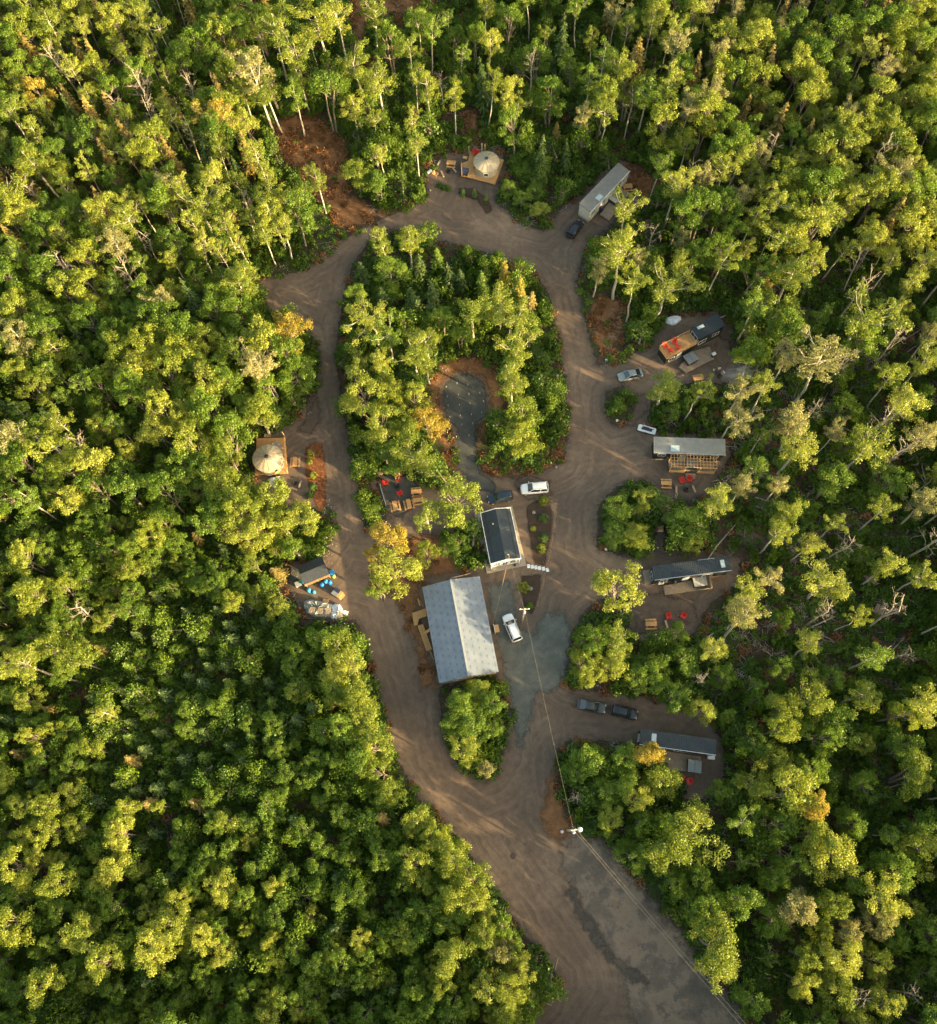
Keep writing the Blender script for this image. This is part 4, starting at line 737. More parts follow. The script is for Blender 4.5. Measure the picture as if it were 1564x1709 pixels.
# ---------------------------------------------------------------- vehicles
def make_car(name, label, cat, px, py, qx, qy, L, Wd, H, paint, kind='suv', rails=True):
    """px,py = middle of the front, qx,qy = middle of the rear, in the photograph"""
    zc = H * .55; a = Vector(G(px, py, zc)); b = Vector(G(qx, qy, zc)); c = (a + b) / 2; rz = math.atan2((a - b).y, (a - b).x); t = thing(name, label, cat, c, rz, 'parked cars')
    W2 = Wd / 2; belt = H * .60; hood = H * .56 if kind == 'suv' else H * .58; g = .22
    st = [(-L / 2, .80, .45, belt * .86), (-L / 2 + .10, .93, .32, belt * .98), (-L * .42, .99, g, belt), (-L * .25, 1, g, belt), (0, 1, g, belt * .98), (L * .18, 1, g, belt * .96), (L * .27, .99, g, hood), (L * .40, .96, g, hood * .92), (L / 2 - .12, .86, .28, hood * .78), (L / 2, .66, .42, hood * .60)]
    rings = []
    for x, wf, z0, z1 in st:
        w = W2 * wf; zm = (z0 + z1) / 2
        rings.append([(x, -w * .86, z0), (x, -w, z0 + .14), (x, -w * 1.0, zm), (x, -w * .965, z1 - .07), (x, -w * .88, z1), (x, -w * .4, z1 + .035), (x, w * .4, z1 + .035), (x, w * .88, z1), (x, w * .965, z1 - .07), (x, w, zm), (x, w, z0 + .14), (x, w * .86, z0)])
    body = obj('body', MB().loft(rings), paint, t, smooth=True); sub = body.modifiers.new('smooth', 'SUBSURF'); sub.levels = sub.render_levels = 2
    if kind == 'suv': x0, x1, x2, x3 = -L * .475, -L * .41, L * .07, L * .235
    else: x0, x1, x2, x3 = -L * .40, -L * .20, L * .06, L * .24
    zb = belt + .0; zt = H - .05; wb = W2 * .90; wt = W2 * .70
    B = [(x0, -wb), (x3, -wb * .96), (x3, wb * .96), (x0, wb)]; T = [(x1, -wt), (x2, -wt * .97), (x2, wt * .97), (x1, wt)]
    def quad(p, q, r_, s, mat, nm, inset=.0, off=.006):
        p, q, r_, s = map(Vector, (p, q, r_, s)); n = (q - p).cross(s - p).normalized(); v = [x + n * off for x in (p, q, r_, s)] + [x - n * .02 for x in (p, q, r_, s)]
        return obj(nm, MB().add([tuple(x) for x in v], [(0, 1, 2, 3), (7, 6, 5, 4), (0, 4, 5, 1), (1, 5, 6, 2), (2, 6, 7, 3), (3, 7, 4, 0)]), mat, t)
    f3 = lambda p, z: (p[0], p[1], z)
    quad(f3(B[1], zb), f3(B[2], zb), f3(T[2], zt), f3(T[1], zt), M_GLASS, 'windshield'); quad(f3(B[3], zb), f3(B[0], zb), f3(T[0], zt), f3(T[3], zt), M_GLASS, 'rear_window')
    quad(f3(B[0], zb), f3(B[1], zb), f3(T[1], zt), f3(T[0], zt), M_GLASS, 'side_window'); quad(f3(B[2], zb), f3(B[3], zb), f3(T[3], zt), f3(T[2], zt), M_GLASS, 'side_window')
    pl = MB()
    for k in range(4): pl.bar(f3(B[k], zb - .03), f3(T[k], zt + .01), .09, .07, (1, 0, 0))
    for s in (-1, 1):
        for u in ((.42, .40) if kind == 'suv' else (.5,)): xx = x0 + (x3 - x0) * u; xt = x1 + (x2 - x1) * u; pl.bar((xx, s * wb * 1.0, zb), (xt, s * wt * 1.015, zt), .08, .05, (1, 0, 0))
    obj('pillars', pl, paint, t)
    rr_ = []
    for x, wf, z in ((x1 - .07, .88, zt - .01), (x1 + .12, .99, zt + .035), ((x1 + x2) / 2, 1.02, zt + .05), (x2 - .1, .98, zt + .03), (x2 + .07, .90, zt - .015)):
        w = wt * wf; rr_.append([(x, -w - .02, z - .05), (x, -w, z - .005), (x, -w * .6, z + .02), (x, w * .6, z + .02), (x, w, z - .005), (x, w + .02, z - .05)])
    obj('roof_panel', MB().loft(rr_), paint, t, smooth=True)
    if rails:
        for s in (-1, 1): obj('roof_rail', MB().tube([(x1 + .15, s * wt * .86, zt + .04), (x1 + .22, s * wt * .86, zt + .10), (x2 - .3, s * wt * .86, zt + .10), (x2 - .2, s * wt * .86, zt + .04)], .022, 6), M_CHAR, t)
    for sx in (-.30, .32):
        for s in (-1, 1):
            wh = obj('wheel', MB().lathe([(.18, -.10), (.30, -.11), (.335, -.07), (.335, .07), (.30, .11), (.18, .10)], 20), M_TYRE, t, smooth=True); wh.rotation_euler = (R(90), 0, 0); wh.location = (sx * L, s * (W2 - .10), .335)
            rm = obj('rim', MB().lathe([(.005, .05 * 1), (.10, .06), (.18, .10), (.18, -.10), (.01, -.05)], 12), M_METAL, wh)
    for s in (-1, 1):
        obj('headlight', MB().box(L * .44, L / 2 - .05, s * W2 * .58 - .17, s * W2 * .58 + .17, hood * .66, hood * .82), M_GREYP, t, bevel=.03)
        obj('taillight', MB().box(-L / 2 - .01, -L / 2 + .10, s * W2 * .74 - .12, s * W2 * .74 + .12, belt * .68, belt * .92), pm_tail, t, bevel=.02)
        obj('wing_mirror', MB().box(x3 - .28, x3 - .14, s * (W2 + .08) - .10, s * (W2 + .08) + .10, belt - .02, belt + .13), paint, t, bevel=.03)
    return t
pm_tail = pmat('red_tail_lens', (.35, .015, .012), None, 3, .3)
P_WHT = pmat('white_car_paint', (.80, .79, .77), (.76, .75, .73), 1, .25, 0, 0, .6); P_BLK = pmat('black_car_paint', (.012, .016, .022), (.010, .013, .018), 1, .3, .1, 0, .3)
P_GRY = pmat('silver_grey_car_paint', (.28, .29, .28), (.25, .26, .25), 1, .3, .5, 0, .6); P_NVY = pmat('dark_blue_car_paint', (.022, .035, .055), (.018, .03, .048), 1, .3, .2, 0, .3); P_DGY = pmat('charcoal_car_paint', (.045, .052, .058), (.04, .046, .05), 1, .35, .2, 0, .3)
make_car('parked_suv', 'white SUV with roof rails parked above the black-roofed office', 'car', 869.5, 815.5, 915, 812, 4.8, 1.92, 1.75, P_WHT)
make_car('parked_suv', 'dark blue SUV parked beside the white one, above the office', 'car', 814.5, 833, 855, 825, 4.5, 1.85, 1.62, P_NVY)
make_car('parked_suv', 'pearly white SUV with black roof rails on the grey-green gravel yard', 'car', 845.5, 1025, 864, 1069, 4.8, 1.92, 1.72, P_WHT)
make_car('parked_suv', 'black SUV nosed up to the end of the pale narrow cabin', 'car', 971, 367, 949, 395, 4.5, 1.85, 1.62, P_BLK)
make_car('parked_car', 'silver-grey car below and left of the cabin with the roof deck', 'car', 1033.5, 629, 1071, 621, 4.6, 1.8, 1.5, P_GRY, 'sedan', False)
make_car('parked_car', 'charcoal sedan, left of two cars above the lowest black cabin', 'car', 1009.5, 1182.5, 966, 1174.5, 4.6, 1.8, 1.45, P_DGY, 'sedan', False)
make_car('parked_car', 'black hatchback, right of two cars above the lowest black cabin', 'car', 1063, 1193, 1022, 1183.5, 4.3, 1.78, 1.5, P_BLK, 'suv', False)
# ---------------------------------------------------------------- the pale narrow cabin
def narrow_cabin(name, label, corners, z, slope, over, wallm, roofm, z0=.5, trimm=None, lap=True, group=None):
    c, rz, L, W = lframe(corners, z - slope / 2); t = thing(name, label, 'cabin', c, rz, group); l2, w2 = L / 2 - over, W / 2 - over
    m = MB(); v = [(x, y, q) for q in (z0, 1) for x, y in ((-l2, -w2), (l2, -w2), (l2, w2), (-l2, w2))]
    if lap: siding(m, -l2, l2, -w2, w2, z0, z - slope - .08)
    else: m.box(-l2, l2, -w2, w2, z0, z - slope - .08)
    if slope > .05: m.add([(-l2, -w2, z - slope - .08), (l2, -w2, z - slope - .08), (l2, w2, z - slope - .08), (-l2, w2, z - slope - .08), (-l2, w2, z - .1), (l2, w2, z - .1)], [(0, 3, 4), (1, 5, 2), (3, 2, 5, 4), (0, 4, 5, 1)])
    obj('wall', m, wallm, t); ribroof('roof', L, W, z, roofm, t, slope); obj('skirting', MB().box(-l2 + .05, l2 - .05, -w2 + .05, w2 - .05, 0, z0 - .003), trimm or M_TRIM, t)
    obj('gutter', MB().bar((-L / 2, -W / 2 - .05, z - slope - .04), (L / 2, -W / 2 - .05, z - slope - .04), .09, .08), M_WHITE if wallm is M_CREAM else M_METAL, t)
    return t, c, rz, 2 * l2, 2 * w2
def roof_light(t, c, rz, quad_px, z, nm='skylight', mat=None):
    p = [tol(c, rz, a, b, z) for a, b in quad_px]; xs = [q.x for q in p]; ys = [q.y for q in p]
    f = obj(nm, MB().box(min(xs), max(xs), min(ys), max(ys), z - .2, z + .07), M_METAL, t); 
    g = MB(); n = 2
    for k in range(n): w_ = (max(xs) - min(xs)) / n; g.box(min(xs) + w_ * k + .05, min(xs) + w_ * (k + 1) - .05, min(ys) + .05, max(ys) - .05, z + .06, z + .085)
    obj('pane', g, mat or M_PANEL, f)
t, c, rz, L, W = narrow_cabin('tiny_house', 'pale cream narrow cabin under a long taupe roof, upper right of the loop', [(966.3, 340), (1031.8, 272), (1051.7, 284.3), (985.2, 353.3)], 3.75, .25, .14, M_CREAM, M_TANROOF, .55)
for u, w_, z0, h in ((-L * .40, .9, 1.7, .8), (-L * .12, .5, 1.5, 1.0), (L * .1, .5, 2.0, .6), (L * .40, 1.0, 1.7, .8)): window(t, 'S', u, z0, w_, h, L, W)
window(t, 'S', -L * .04, .6, .85, 2.05, L, W, name='door', label='open white door', gm_=M_WHITE, bars=0); window(t, 'S', L * .24, .75, 1.5, 1.95, L, W, M_CHAR, name='glass_door', bars=1)
roof_light(t, c, rz, [(993, 331), (1001, 324), (1007.5, 328), (999, 335)], 3.62)
d, dc, dz, dp = deck([(1001.5, 357.5), (1017, 367.5), (1050.5, 322), (1035, 313)], .45, M_DECK, 'tan plank deck along the pale narrow cabin')
hot_tub(1026.5, 329.5, rz, 2.0, 1.9, .45, M_TUBL, 'hot tub under a pale lid on the pale cabin deck')
tt = thing('covered_grill', 'grill under a dark navy cover beside the pale narrow cabin', 'grill', G(1003, 350, .6), rz, z=.4)
obj('cover', MB().lathe([(.50, 0), (.46, .5), (.42, .95), (.28, 1.08), (.01, 1.12)], 10), M_NAVY, tt); obj('base', MB().box(-.3, .3, -.25, .25, 0, .12), M_CHAR, tt)
make_picnic('cedar picnic table off the far end of the pale narrow cabin', 1048, 311, rz - .75)
# ---------------------------------------------------------------- the cabin with a deck on its roof
Z2 = 4.3; c, rz, L, W = lframe([(1153.5, 549), (1197.8, 525.5), (1211, 541.4), (1166, 564.4)], Z2 - .1)
cl = lframe([(1101, 581.5), (1150, 557), (1162, 573), (1113, 600.5)], 2.75)
t = thing('tiny_house', 'black two-level cabin with red chairs on its cedar roof deck', 'cabin', c, rz); W = 2.65
obj('wall', siding(MB(), -L / 2 + .12, L / 2 - .12, -W / 2 + .12, W / 2 - .12, .5, Z2 - .28), M_BLKWALL, t); ribroof('roof', L, W, Z2, M_BLKROOF, t, .15, .3)
lo = Vector((cl[0].x - c.x, cl[0].y - c.y)); lx = lo.x * math.cos(rz) + lo.y * math.sin(rz); ly = -lo.x * math.sin(rz) + lo.y * math.cos(rz); XL = -L / 2 + .12; X0 = lx - cl[2] / 2
obj('lower_wall', siding(MB(), X0 + .1, XL - .003, -W / 2 + .1, W / 2 - .1, .5, 2.55), M_BLKWALL, t)
m = MB(); yy = -W / 2
while yy < W / 2 - .05: m.box(X0, XL - .01, yy, yy + .13, 2.62, 2.66); yy += .145
obj('roof_deck', m, M_CEDAR, t); railing(t, [(XL - .08, W / 2 - .05), (X0 + .05, W / 2 - .05), (X0 + .05, -W / 2 + .05), (XL - .08, -W / 2 + .05)], 2.66, .95, M_CEDAR)
obj('skirting', MB().box(X0 + .2, L / 2 - .2, -W / 2 + .2, W / 2 - .2, 0, .497), M_TRIM, t)
window(t, 'W', 0, 2.75, 1.7, 1.1, L - .24, W - .24, label='white-framed end door onto the roof deck', name='glass_door'); window(t, 'S', -L * .27, 1.5, 1.5, 1.1, L, W - .24); window(t, 'S', L * .22, 1.9, 1.3, .9, L, W - .24)
window(t, 'S', X0 + 1.3, 1.0, 1.2, 1.0, L, W - .2); window(t, 'S', X0 + 2.9, .6, .9, 1.9, L, W - .2, name='door', bars=0, gm_=M_WHITE)
roof_light(t, c, rz, [(1163.5, 547.5), (1173, 541), (1176, 545), (1166, 550)], Z2 - .03)
for i, (px, py, a) in enumerate([(1111, 577, 200), (1126, 569.5, 170), (1119, 584, 20), (1132, 578, 340)]):
    make_chair(['leftmost red chair on the cedar roof deck', 'red chair at the top of the cedar roof deck', 'red chair by the lower rail of the cedar roof deck', 'red chair nearest the glass door of the roof deck'][i], px, py, R(a), 2.66, 'red chairs on the cabin roof deck')
dk = deck([(1133, 612), (1145, 622), (1192, 598.5), (1184, 578), (1160, 585)], .45, M_DECK, 'tan front deck of the black roof-deck cabin')
hot_tub(1153, 597, rz, 2.1, 1.9, .45, M_TUBG, 'grey-lidded hot tub on the roof-deck cabin platform')
tt = thing('grill', 'small white grill at the right corner of the roof-deck cabin platform', 'grill', G(1191, 592, .9), rz, z=.45); obj('hood', MB().box(-.35, .35, -.28, .28, .6, .95), M_WHITE, tt, bevel=.06); obj('cart', MB().box(-.32, .32, -.25, .25, .05, .597), M_CHAR, tt)
make_picnic('cedar picnic table below the roof-deck cabin, near three people', 1166, 631, R(12))
make_pit('smoking fire pit ringed by three people', 1201, 629)
# ---------------------------------------------------------------- the grey-roofed cabin with pergola
t, c, rz, L, W = narrow_cabin('tiny_house', 'black cabin with a long pale-grey ribbed roof and a timber pergola', [(1091, 728.8), (1210.6, 733.6), (1211.4, 758.3), (1091, 755)], 3.9, .2, .2, M_BLKWALL, M_GREYROOF, .5)
for u in (-L * .38, L * .38): window(t, 'S', u, 1.9, 1.2, .9, L, W)
window(t, 'S', -L * .07, .6, .9, 2.0, L, W, name='door', label='open white door', bars=0, gm_=M_WHITE); window(t, 'S', L * .17, .7, 1.7, 1.9, L, W, name='glass_door', bars=2)
roof_light(t, c, rz, [(1119.5, 743), (1134, 744), (1134, 754), (1119.5, 753)], 3.78, 'solar_panel')
x0, y0 = tol(c, rz, 1116, 788, .5); x1, y1 = tol(c, rz, 1191, 786, .5); yw = -W / 2 - .05; zz = 2.75
dd = deck([(1115.5, 763), (1117, 785), (1190, 786), (1190, 764)], .5, M_DECK, 'shaded platform under the pergola of the grey-roofed cabin')
pg = thing('pergola', 'open timber pergola with a grid of rafters beside the grey-roofed cabin', 'pergola', c, rz)
for k in range(4):
    for y_ in (y0 + .1, yw - .3): xx = x0 + .1 + (x1 - x0 - .2) * k / 3; obj('post', MB().box(xx - .07, xx + .07, y_ - .07, y_ + .07, .503, zz), M_PINE, pg)
m = MB()
for k in range(5): yy = y0 + .05 + (yw - .1 - y0) * k / 4; m.bar((x0, yy, zz + .08), (x1, yy, zz + .08), .07, .14)
obj('beams', m, M_PINE, pg); m = MB(); n = 14
for k in range(n + 1): xx = x0 + (x1 - x0) * k / n; m.bar((xx, y0 - .15, zz + .22), (xx, yw, zz + .22), .06, .12)
obj('rafters', m, M_PINE, pg)
m = MB()
for a, b in ((x0, x0 + (x1 - x0) * .36), (x0 + (x1 - x0) * .62, x1)):
    k = 0
    while k * .16 < .9: m.box(a, b, y0 - .02, y0 + .02, .5 + k * .16, .5 + k * .16 + .14); k += 1
obj('screen_boards', m, M_PINE, pg); m = MB()
for k in range(3): m.box(x0 + (x1 - x0) * .38, x0 + (x1 - x0) * .60, y0 - .35 - k * .3, y0 - .05 - k * .3, .35 - k * .15, .40 - k * .15)
obj('steps', m, M_DECK, pg)
hot_tub(1155, 772, rz, 1.9, 1.9, .5, M_TUBG, 'grey-lidded hot tub under the timber pergola')
make_picnic('cedar picnic table left of two red chairs below the pergola', 1112.6, 806, rz)
make_chair('red chair left of its twin, below the pergola', 1139, 802.5, R(200)); make_chair('red chair right of its twin, below the pergola', 1150.6, 800, R(160))
make_pit('black fire pit below the pergola cabin red chairs', 1144.5, 818); make_logbench('log bench left of the fire pit below the pergola', 1129, 817, R(85)); make_logbench('log bench right of the fire pit below the pergola', 1158.5, 816, R(-72)); 
ft = thing('fire_logs', 'two split logs below the left log bench of the pergola cabin', 'logs', G(1129.5, 828), R(70)); obj('log', MB().tube([(-.5, 0, .1), (.5, .02, .1)], .09, 8), M_LOG, ft); obj('log', MB().tube([(-.4, .24, .1), (.5, .25, .1)], .08, 8), M_LOG, ft)
# ---------------------------------------------------------------- the black cabin with the pale tub
t, c, rz, L, W = narrow_cabin('tiny_house', 'black cabin with ribbed black roof above the two-chair fire pit', [(1087.5, 944.5), (1215, 929.3), (1222, 950.5), (1093, 968)], 3.9, .15, .1, M_BLKWALL, M_BLKROOF, .5)
window(t, 'S', -L * .06, .6, .9, 2.0, L, W, name='door', label='open white door', bars=0, gm_=M_WHITE); window(t, 'S', L * .22, 1.0, 1.6, 1.6, L, W); window(t, 'S', -L * .36, 1.2, 1.2, 1.3, L, W); window(t, 'W', 0, 1.1, 1.3, 1.6, L, W)
roof_light(t, c, rz, [(1201.5, 935), (1208, 934), (1210, 946.5), (1204, 947.5)], 3.82)
obj('snow_rail', MB().bar((L * .1, W / 2 + .1, 3.92), (L * .32, W / 2 + .1, 3.92), .05, .08), M_METAL, t)
tt = thing('heat_pump', 'white heat pump on the left end of the pale-tub cabin', 'heat pump', G(1103.5, 972, .9), rz, z=.3); obj('case', MB().box(-.45, .45, -.2, .2, .1, .85), M_WHITE, tt, bevel=.03); obj('fan_grille', MB().lathe([(.02, 0), (.28, .01), (.28, .03)], 16), M_CHAR, tt).location = (0, 0, .86); obj('feet', MB().box(-.35, .35, -.15, .15, -.3, .097), M_CHAR, tt)
deck([(1107.6, 978), (1110.4, 992.5), (1186.5, 981.5), (1184, 962)], .45, M_DECK, 'tan deck below the black cabin with the pale tub'); deck([(1073, 952), (1076.5, 974), (1093, 973), (1088, 951)], .4, M_DECK, 'small entry landing at the left end of the pale-tub cabin')
hot_tub(1168, 969.5, rz, 2.1, 1.7, .45, M_TUBL, 'hot tub with a pale lid beside a cedar screen')
sx = thing('privacy_screen', 'L-shaped cedar privacy screen around the pale-lidded tub', 'screen', G(1184, 972, 1), rz, z=.45); m = MB()
for k in range(9): m.box(-.03, .03, -1.0, 1.2, .1 + k * .17, .1 + k * .17 + .14)
obj('side_boards', m, M_TRIM, sx); m = MB()
for k in range(4): m.box(-1.9, -.035, -1.03, -.97, .1 + k * .17, .1 + k * .17 + .14)
obj('front_boards', m, M_TRIM, sx); obj('post', MB().box(-.06, .06, -1.1, -1.0, -.45, 1.6), M_TRIM, sx); obj('post', MB().box(-.06, .06, 1.2, 1.3, -.45, 1.6), M_TRIM, sx)
tt = thing('round_grill', 'dark round grill against the wall of the pale-tub cabin', 'grill', G(1124.5, 971.5, .9), 0, z=.45); obj('bowl', MB().lathe([(.05, .55), (.38, .70), (.42, .85), (.36, 1.02), (.01, 1.12)], 14), M_CHAR, tt, smooth=True); obj('stand', MB().tube([(0, 0, 0), (0, 0, .56)], .12, 8), M_CHAR, tt)
make_chair('red chair on the left of the wide clearing fire pit', 1116.5, 1029, R(190)); make_chair('red chair on the right of the wide clearing fire pit', 1140.5, 1028.5, R(150))
st_ = thing('stump_table', 'round stump table between the two red clearing chairs', 'side table', G(1131, 1027)); obj('stump', MB().tube([(0, 0, 0), (0, 0, .42)], [.22, .20], 12), M_LOG, st_); obj('pot', MB().lathe([(.01, .425), (.11, .425), (.13, .52), (.10, .52), (.01, .45)], 12), M_CHAR, st_)
make_pit('black fire pit below the two red clearing chairs', 1127.7, 1042); make_logbench('log bench left of the clearing fire pit', 1112.5, 1042, R(-78)); make_logbench('log bench right of the clearing fire pit', 1137.6, 1047, R(58)); make_picnic('cedar picnic table in the clearing under the pale-tub cabin', 1087, 1041, R(2))
# ---------------------------------------------------------------- the lowest black cabin
t, c, rz, L, W = narrow_cabin('tiny_house', 'lowest black cabin with ribbed dark roof, below two parked cars', [(1069.3, 1217), (1196.3, 1234), (1195.3, 1260), (1067.5, 1241.5)], 3.9, .15, .1, M_BLKWALL, M_BLKROOF, .5)
window(t, 'S', L * .08, .6, 1.8, 2.0, L, W, name='glass_door', bars=1); window(t, 'S', -L * .2, 1.4, 1.1, 1.0, L, W); window(t, 'W', 0, 1.3, 1.0, 1.2, L, W)
roof_light(t, c, rz, [(1088, 1224), (1095.5, 1225), (1095, 1238), (1087.5, 1237)], 3.82)
deck([(1103, 1252), (1103, 1283), (1168.5, 1289.5), (1169.8, 1263)], .4, M_DECK, 'tan deck below the lowest black cabin'); hot_tub(1159.5, 1279, rz, 2.0, 1.8, .4, M_TUBG, 'slate-lidded hot tub on the lowest cabin deck')
tt = thing('propane_cabinet', 'white propane cabinet off the right end of the lowest cabin', 'cabinet', G(1187, 1264, .8), rz); obj('case', MB().box(-.5, .5, -.28, .28, .08, .95), M_WHITE, tt, bevel=.03); obj('lid', MB().box(-.54, .54, -.32, .32, .953, 1.0), M_WHITE, tt, bevel=.01)
make_chair('red chair left of two below the lowest cabin deck', 1139, 1299, R(250)); make_chair('red chair right of two below the lowest cabin deck', 1150, 1304, R(100)); make_pit('fire pit below the red chairs of the lowest cabin', 1142, 1322)
st_ = thing('stump_stool', 'pale stump stool beside the lowest fire pit', 'stool', G(1138, 1314)); obj('stump', MB().tube([(0, 0, 0), (0, 0, .42)], [.2, .19], 12), M_LOG, st_); obj('cut_face', MB().tube([(0, 0, .422), (0, 0, .44)], .17, 12), M_PINE, st_)
# ---------------------------------------------------------------- the large unfinished building and the black-roofed office
ZE, ZR = 3.7, 5.1
w = {k: Vector(G(*p, z)) for k, (p, z) in dict(lt=((705, 980), ZE), rt=((800.6, 961.5), ZE), rb=((832.7, 1121.5), ZE), lb=((733, 1140), ZE), t=((752, 966), ZR), b=((781, 1126.7), ZR)).items()}
c = (w['lt'] + w['rt'] + w['rb'] + w['lb']) / 4; ux = ((w['rt'] - w['lt']) + (w['rb'] - w['lb'])).normalized(); rz = math.atan2(ux.y, ux.x); uy = Vector((-ux.y, ux.x))
W = ((w['rt'] - w['lt']).dot(ux) + (w['rb'] - w['lb']).dot(ux)) / 2; L = ((w['lt'] - w['lb']).dot(uy) + (w['rt'] - w['rb']).dot(uy)) / 2
def gable(name, label, c, rz, W, L, ZE, ZR, over, wallm, roofs, rx=0.0, th=.08, lap=.2):
    t = thing(name, label, 'building', c, rz); w2, l2 = W / 2 - over, L / 2 - over; zE = ZE - .1 + (ZR - ZE) * over / (W / 2)
    m = MB(); siding(m, -w2, w2, -l2, l2, .02, zE - .05, lap); zp = zE - .05 + (ZR - zE - .06)
    m.add([(-w2, -l2, zE - .05), (w2, -l2, zE - .05), (rx, -l2, zp), (-w2, l2, zE - .05), (w2, l2, zE - .05), (rx, l2, zp)], [(0, 1, 2), (4, 3, 5), (1, 4, 5, 2), (3, 0, 2, 5)]); obj('wall', m, wallm, t)
    for s, mt in zip((-1, 1), roofs):
        e = s * W / 2; v = [(rx, -L / 2, ZR), (rx, L / 2, ZR), (e, L / 2, ZE), (e, -L / 2, ZE)]; m = MB().add(v + [(a, b, q - th) for a, b, q in v], [(0, 1, 2, 3), (7, 6, 5, 4), (0, 4, 5, 1), (1, 5, 6, 2), (2, 6, 7, 3), (3, 7, 4, 0)]); obj('roof_slope', m, mt, t)
    return t, 2 * w2, 2 * l2
t, ww, wl = gable('unfinished_building', 'large building with a blue-grey printed underlay roof, still without shingles', c, rz, W, L, ZE, ZR, .35, M_TRIM, (M_UNDER, M_UNDER))
obj('ridge_strip', MB().bar((0, -L / 2, ZR + .02), (0, L / 2, ZR + .02), .3, .02), M_GREYP, t)
window(t, 'S', -1.8, 1.2, 1.4, 1.3, ww, wl); window(t, 'S', 1.8, 1.2, 1.4, 1.3, ww, wl); window(t, 'W', 3, 1.0, 1.8, 1.6, ww, wl); window(t, 'W', -2, .1, 2.0, 2.1, ww, wl, name='doorway', bars=0)
def plank(label, ax, ay, bx, by, w_, h_, z, mat=M_PINE, name='lumber_plank'): return tag(obj(name, MB().bar((*G(ax, ay, z), z), (*G(bx, by, z), z), w_, h_), mat), label, 'plank')
plank('long cedar beam lying along the upper eave of the blue-grey roof', 752, 965, 785, 957, .1, .1, 4.6, M_TRIM)
bt = thing('timber_ramp', 'pine landing and ramp on the left side of the blue-grey roof', 'ramp', c, rz)
q = lambda a, b, z: (*tol(c, rz, a, b, z), z)
obj('landing', MB().prism([tuple(tol(c, rz, a, b, .7)) for a, b in ((688, 1023), (711, 1015), (712.5, 1028), (699, 1033), (697, 1043), (691, 1044))][::-1], .60, .7), M_CEDAR, bt)
obj('ramp', MB().bar(q(701.5, 1043, .65), q(716.5, 1085, .12), .95, .06), M_CEDAR, bt); obj('rail', MB().bar(q(699.3, 1043, 1.1), q(714, 1086, .6), .07, .09), M_CEDAR, bt); obj('rail', MB().bar(q(697.5, 999.5, .9), q(707, 1012, .9), .07, .09), M_CEDAR, bt)
obj('cross_brace', MB().bar(q(709, 1057, .5), q(718, 1050, .5), .5, .05), M_PINE, bt); obj('post', MB().bar(q(691, 1043, 0), q(691, 1043, .6), .1, .1, (0, 1, 0)), M_PINE, bt); obj('post', MB().bar(q(690, 1024, 0), q(690, 1024, .6), .1, .1, (0, 1, 0)), M_PINE, bt)
plank('thin dark board leaning at the lower left of the blue-grey roof', 716.5, 1083, 724, 1101, .12, .05, .2, M_TRIM); plank('short loose board beside the pine landing', 697.5, 999, 701, 1011, .2, .05, .15, M_PINE)
dt = thing('timber_doorstep', 'small pine doorstep on the right side of the blue-grey roof', 'step', G(829, 1049, .3), rz); obj('tread', MB().box(-.32, .38, -.62, .62, .32, .38), M_PINE, dt); obj('riser', MB().box(-.42, -.34, -.8, .75, 0, .7), M_WHITE, dt); obj('base', MB().box(-.28, .34, -.55, .55, 0, .317), M_CEDAR, dt)
# office
ZE, ZR = 3.2, 4.1; w = [Vector(G(*p, ZE)) for p in ((802.3, 857), (850.4, 848), (870, 931.7), (819, 940.2))]; c = sum(w, Vector((0, 0))) / 4; ux = ((w[1] - w[0]) + (w[2] - w[3])).normalized(); rz = math.atan2(ux.y, ux.x); uy = Vector((-ux.y, ux.x))
W = ((w[1] - w[0]).dot(ux) + (w[2] - w[3]).dot(ux)) / 2; L = ((w[0] - w[3]).dot(uy) + (w[1] - w[2]).dot(uy)) / 2
t, ww, wl = gable('office_building', 'small white office with a black gabled roof on a concrete pad', c, rz, W, L, ZE, ZR, .18, M_WHITE, (M_BLKROOF, M_BLKROOF), lap=.25)
m = MB()
for s in (-1, 1):
    m.bar((s * (W / 2 + .05), -L / 2, ZE - .02), (s * (W / 2 + .05), L / 2, ZE - .02), .10, .16)
    for e in (-1, 1): m.bar((s * (W / 2 + .08), e * (L / 2 + .06), ZE - .02), (0, e * (L / 2 + .06), ZR + .02), .11, .16)
obj('white_trim', m, M_WHITE, t)
for s in (-1, 1): obj('roof_flashing', MB().bar((s * W * .37, -L / 2 + .02, ZR - (ZR - ZE) * .74 + .03), (s * W * .37, L / 2 - .02, ZR - (ZR - ZE) * .74 + .03), .09, .03), M_CHAR, t)
obj('roof_vent', MB().tube([(-W * .18, L * .22, ZR - .5), (-W * .18, L * .22, ZR + .15)], .09, 8), M_METAL, t)
for u in (-1.3, 0, 1.3): window(t, 'S', u, .9 if u else .3, .85, 1.6 if u else 2.1, ww, wl, name='window' if u else 'door')
for u in (-2.6, 0, 2.6): window(t, 'E', u, 1.0, 1.2, 1.2, ww, wl); window(t, 'W', u, 1.0, 1.2, 1.2, ww, wl)
for s in (-1, 1): obj('porch_post', MB().box(s * (W / 2 - .15) - .07, s * (W / 2 - .15) + .07, -L / 2 - .02, -L / 2 + .12, .15, ZE - .15), M_WHITE, t)
MAST = tol(c, rz, 849.5, 927, 4.6); MASTW = Vector(G(849.5, 927, 4.9)); obj('service_mast', MB().tube([(MAST.x, MAST.y, 3.4), (MAST.x, MAST.y, 4.7), (MAST.x - .15, MAST.y + .12, 4.95), (MAST.x - .32, MAST.y + .1, 4.85)], .05, 8), M_METAL, t)
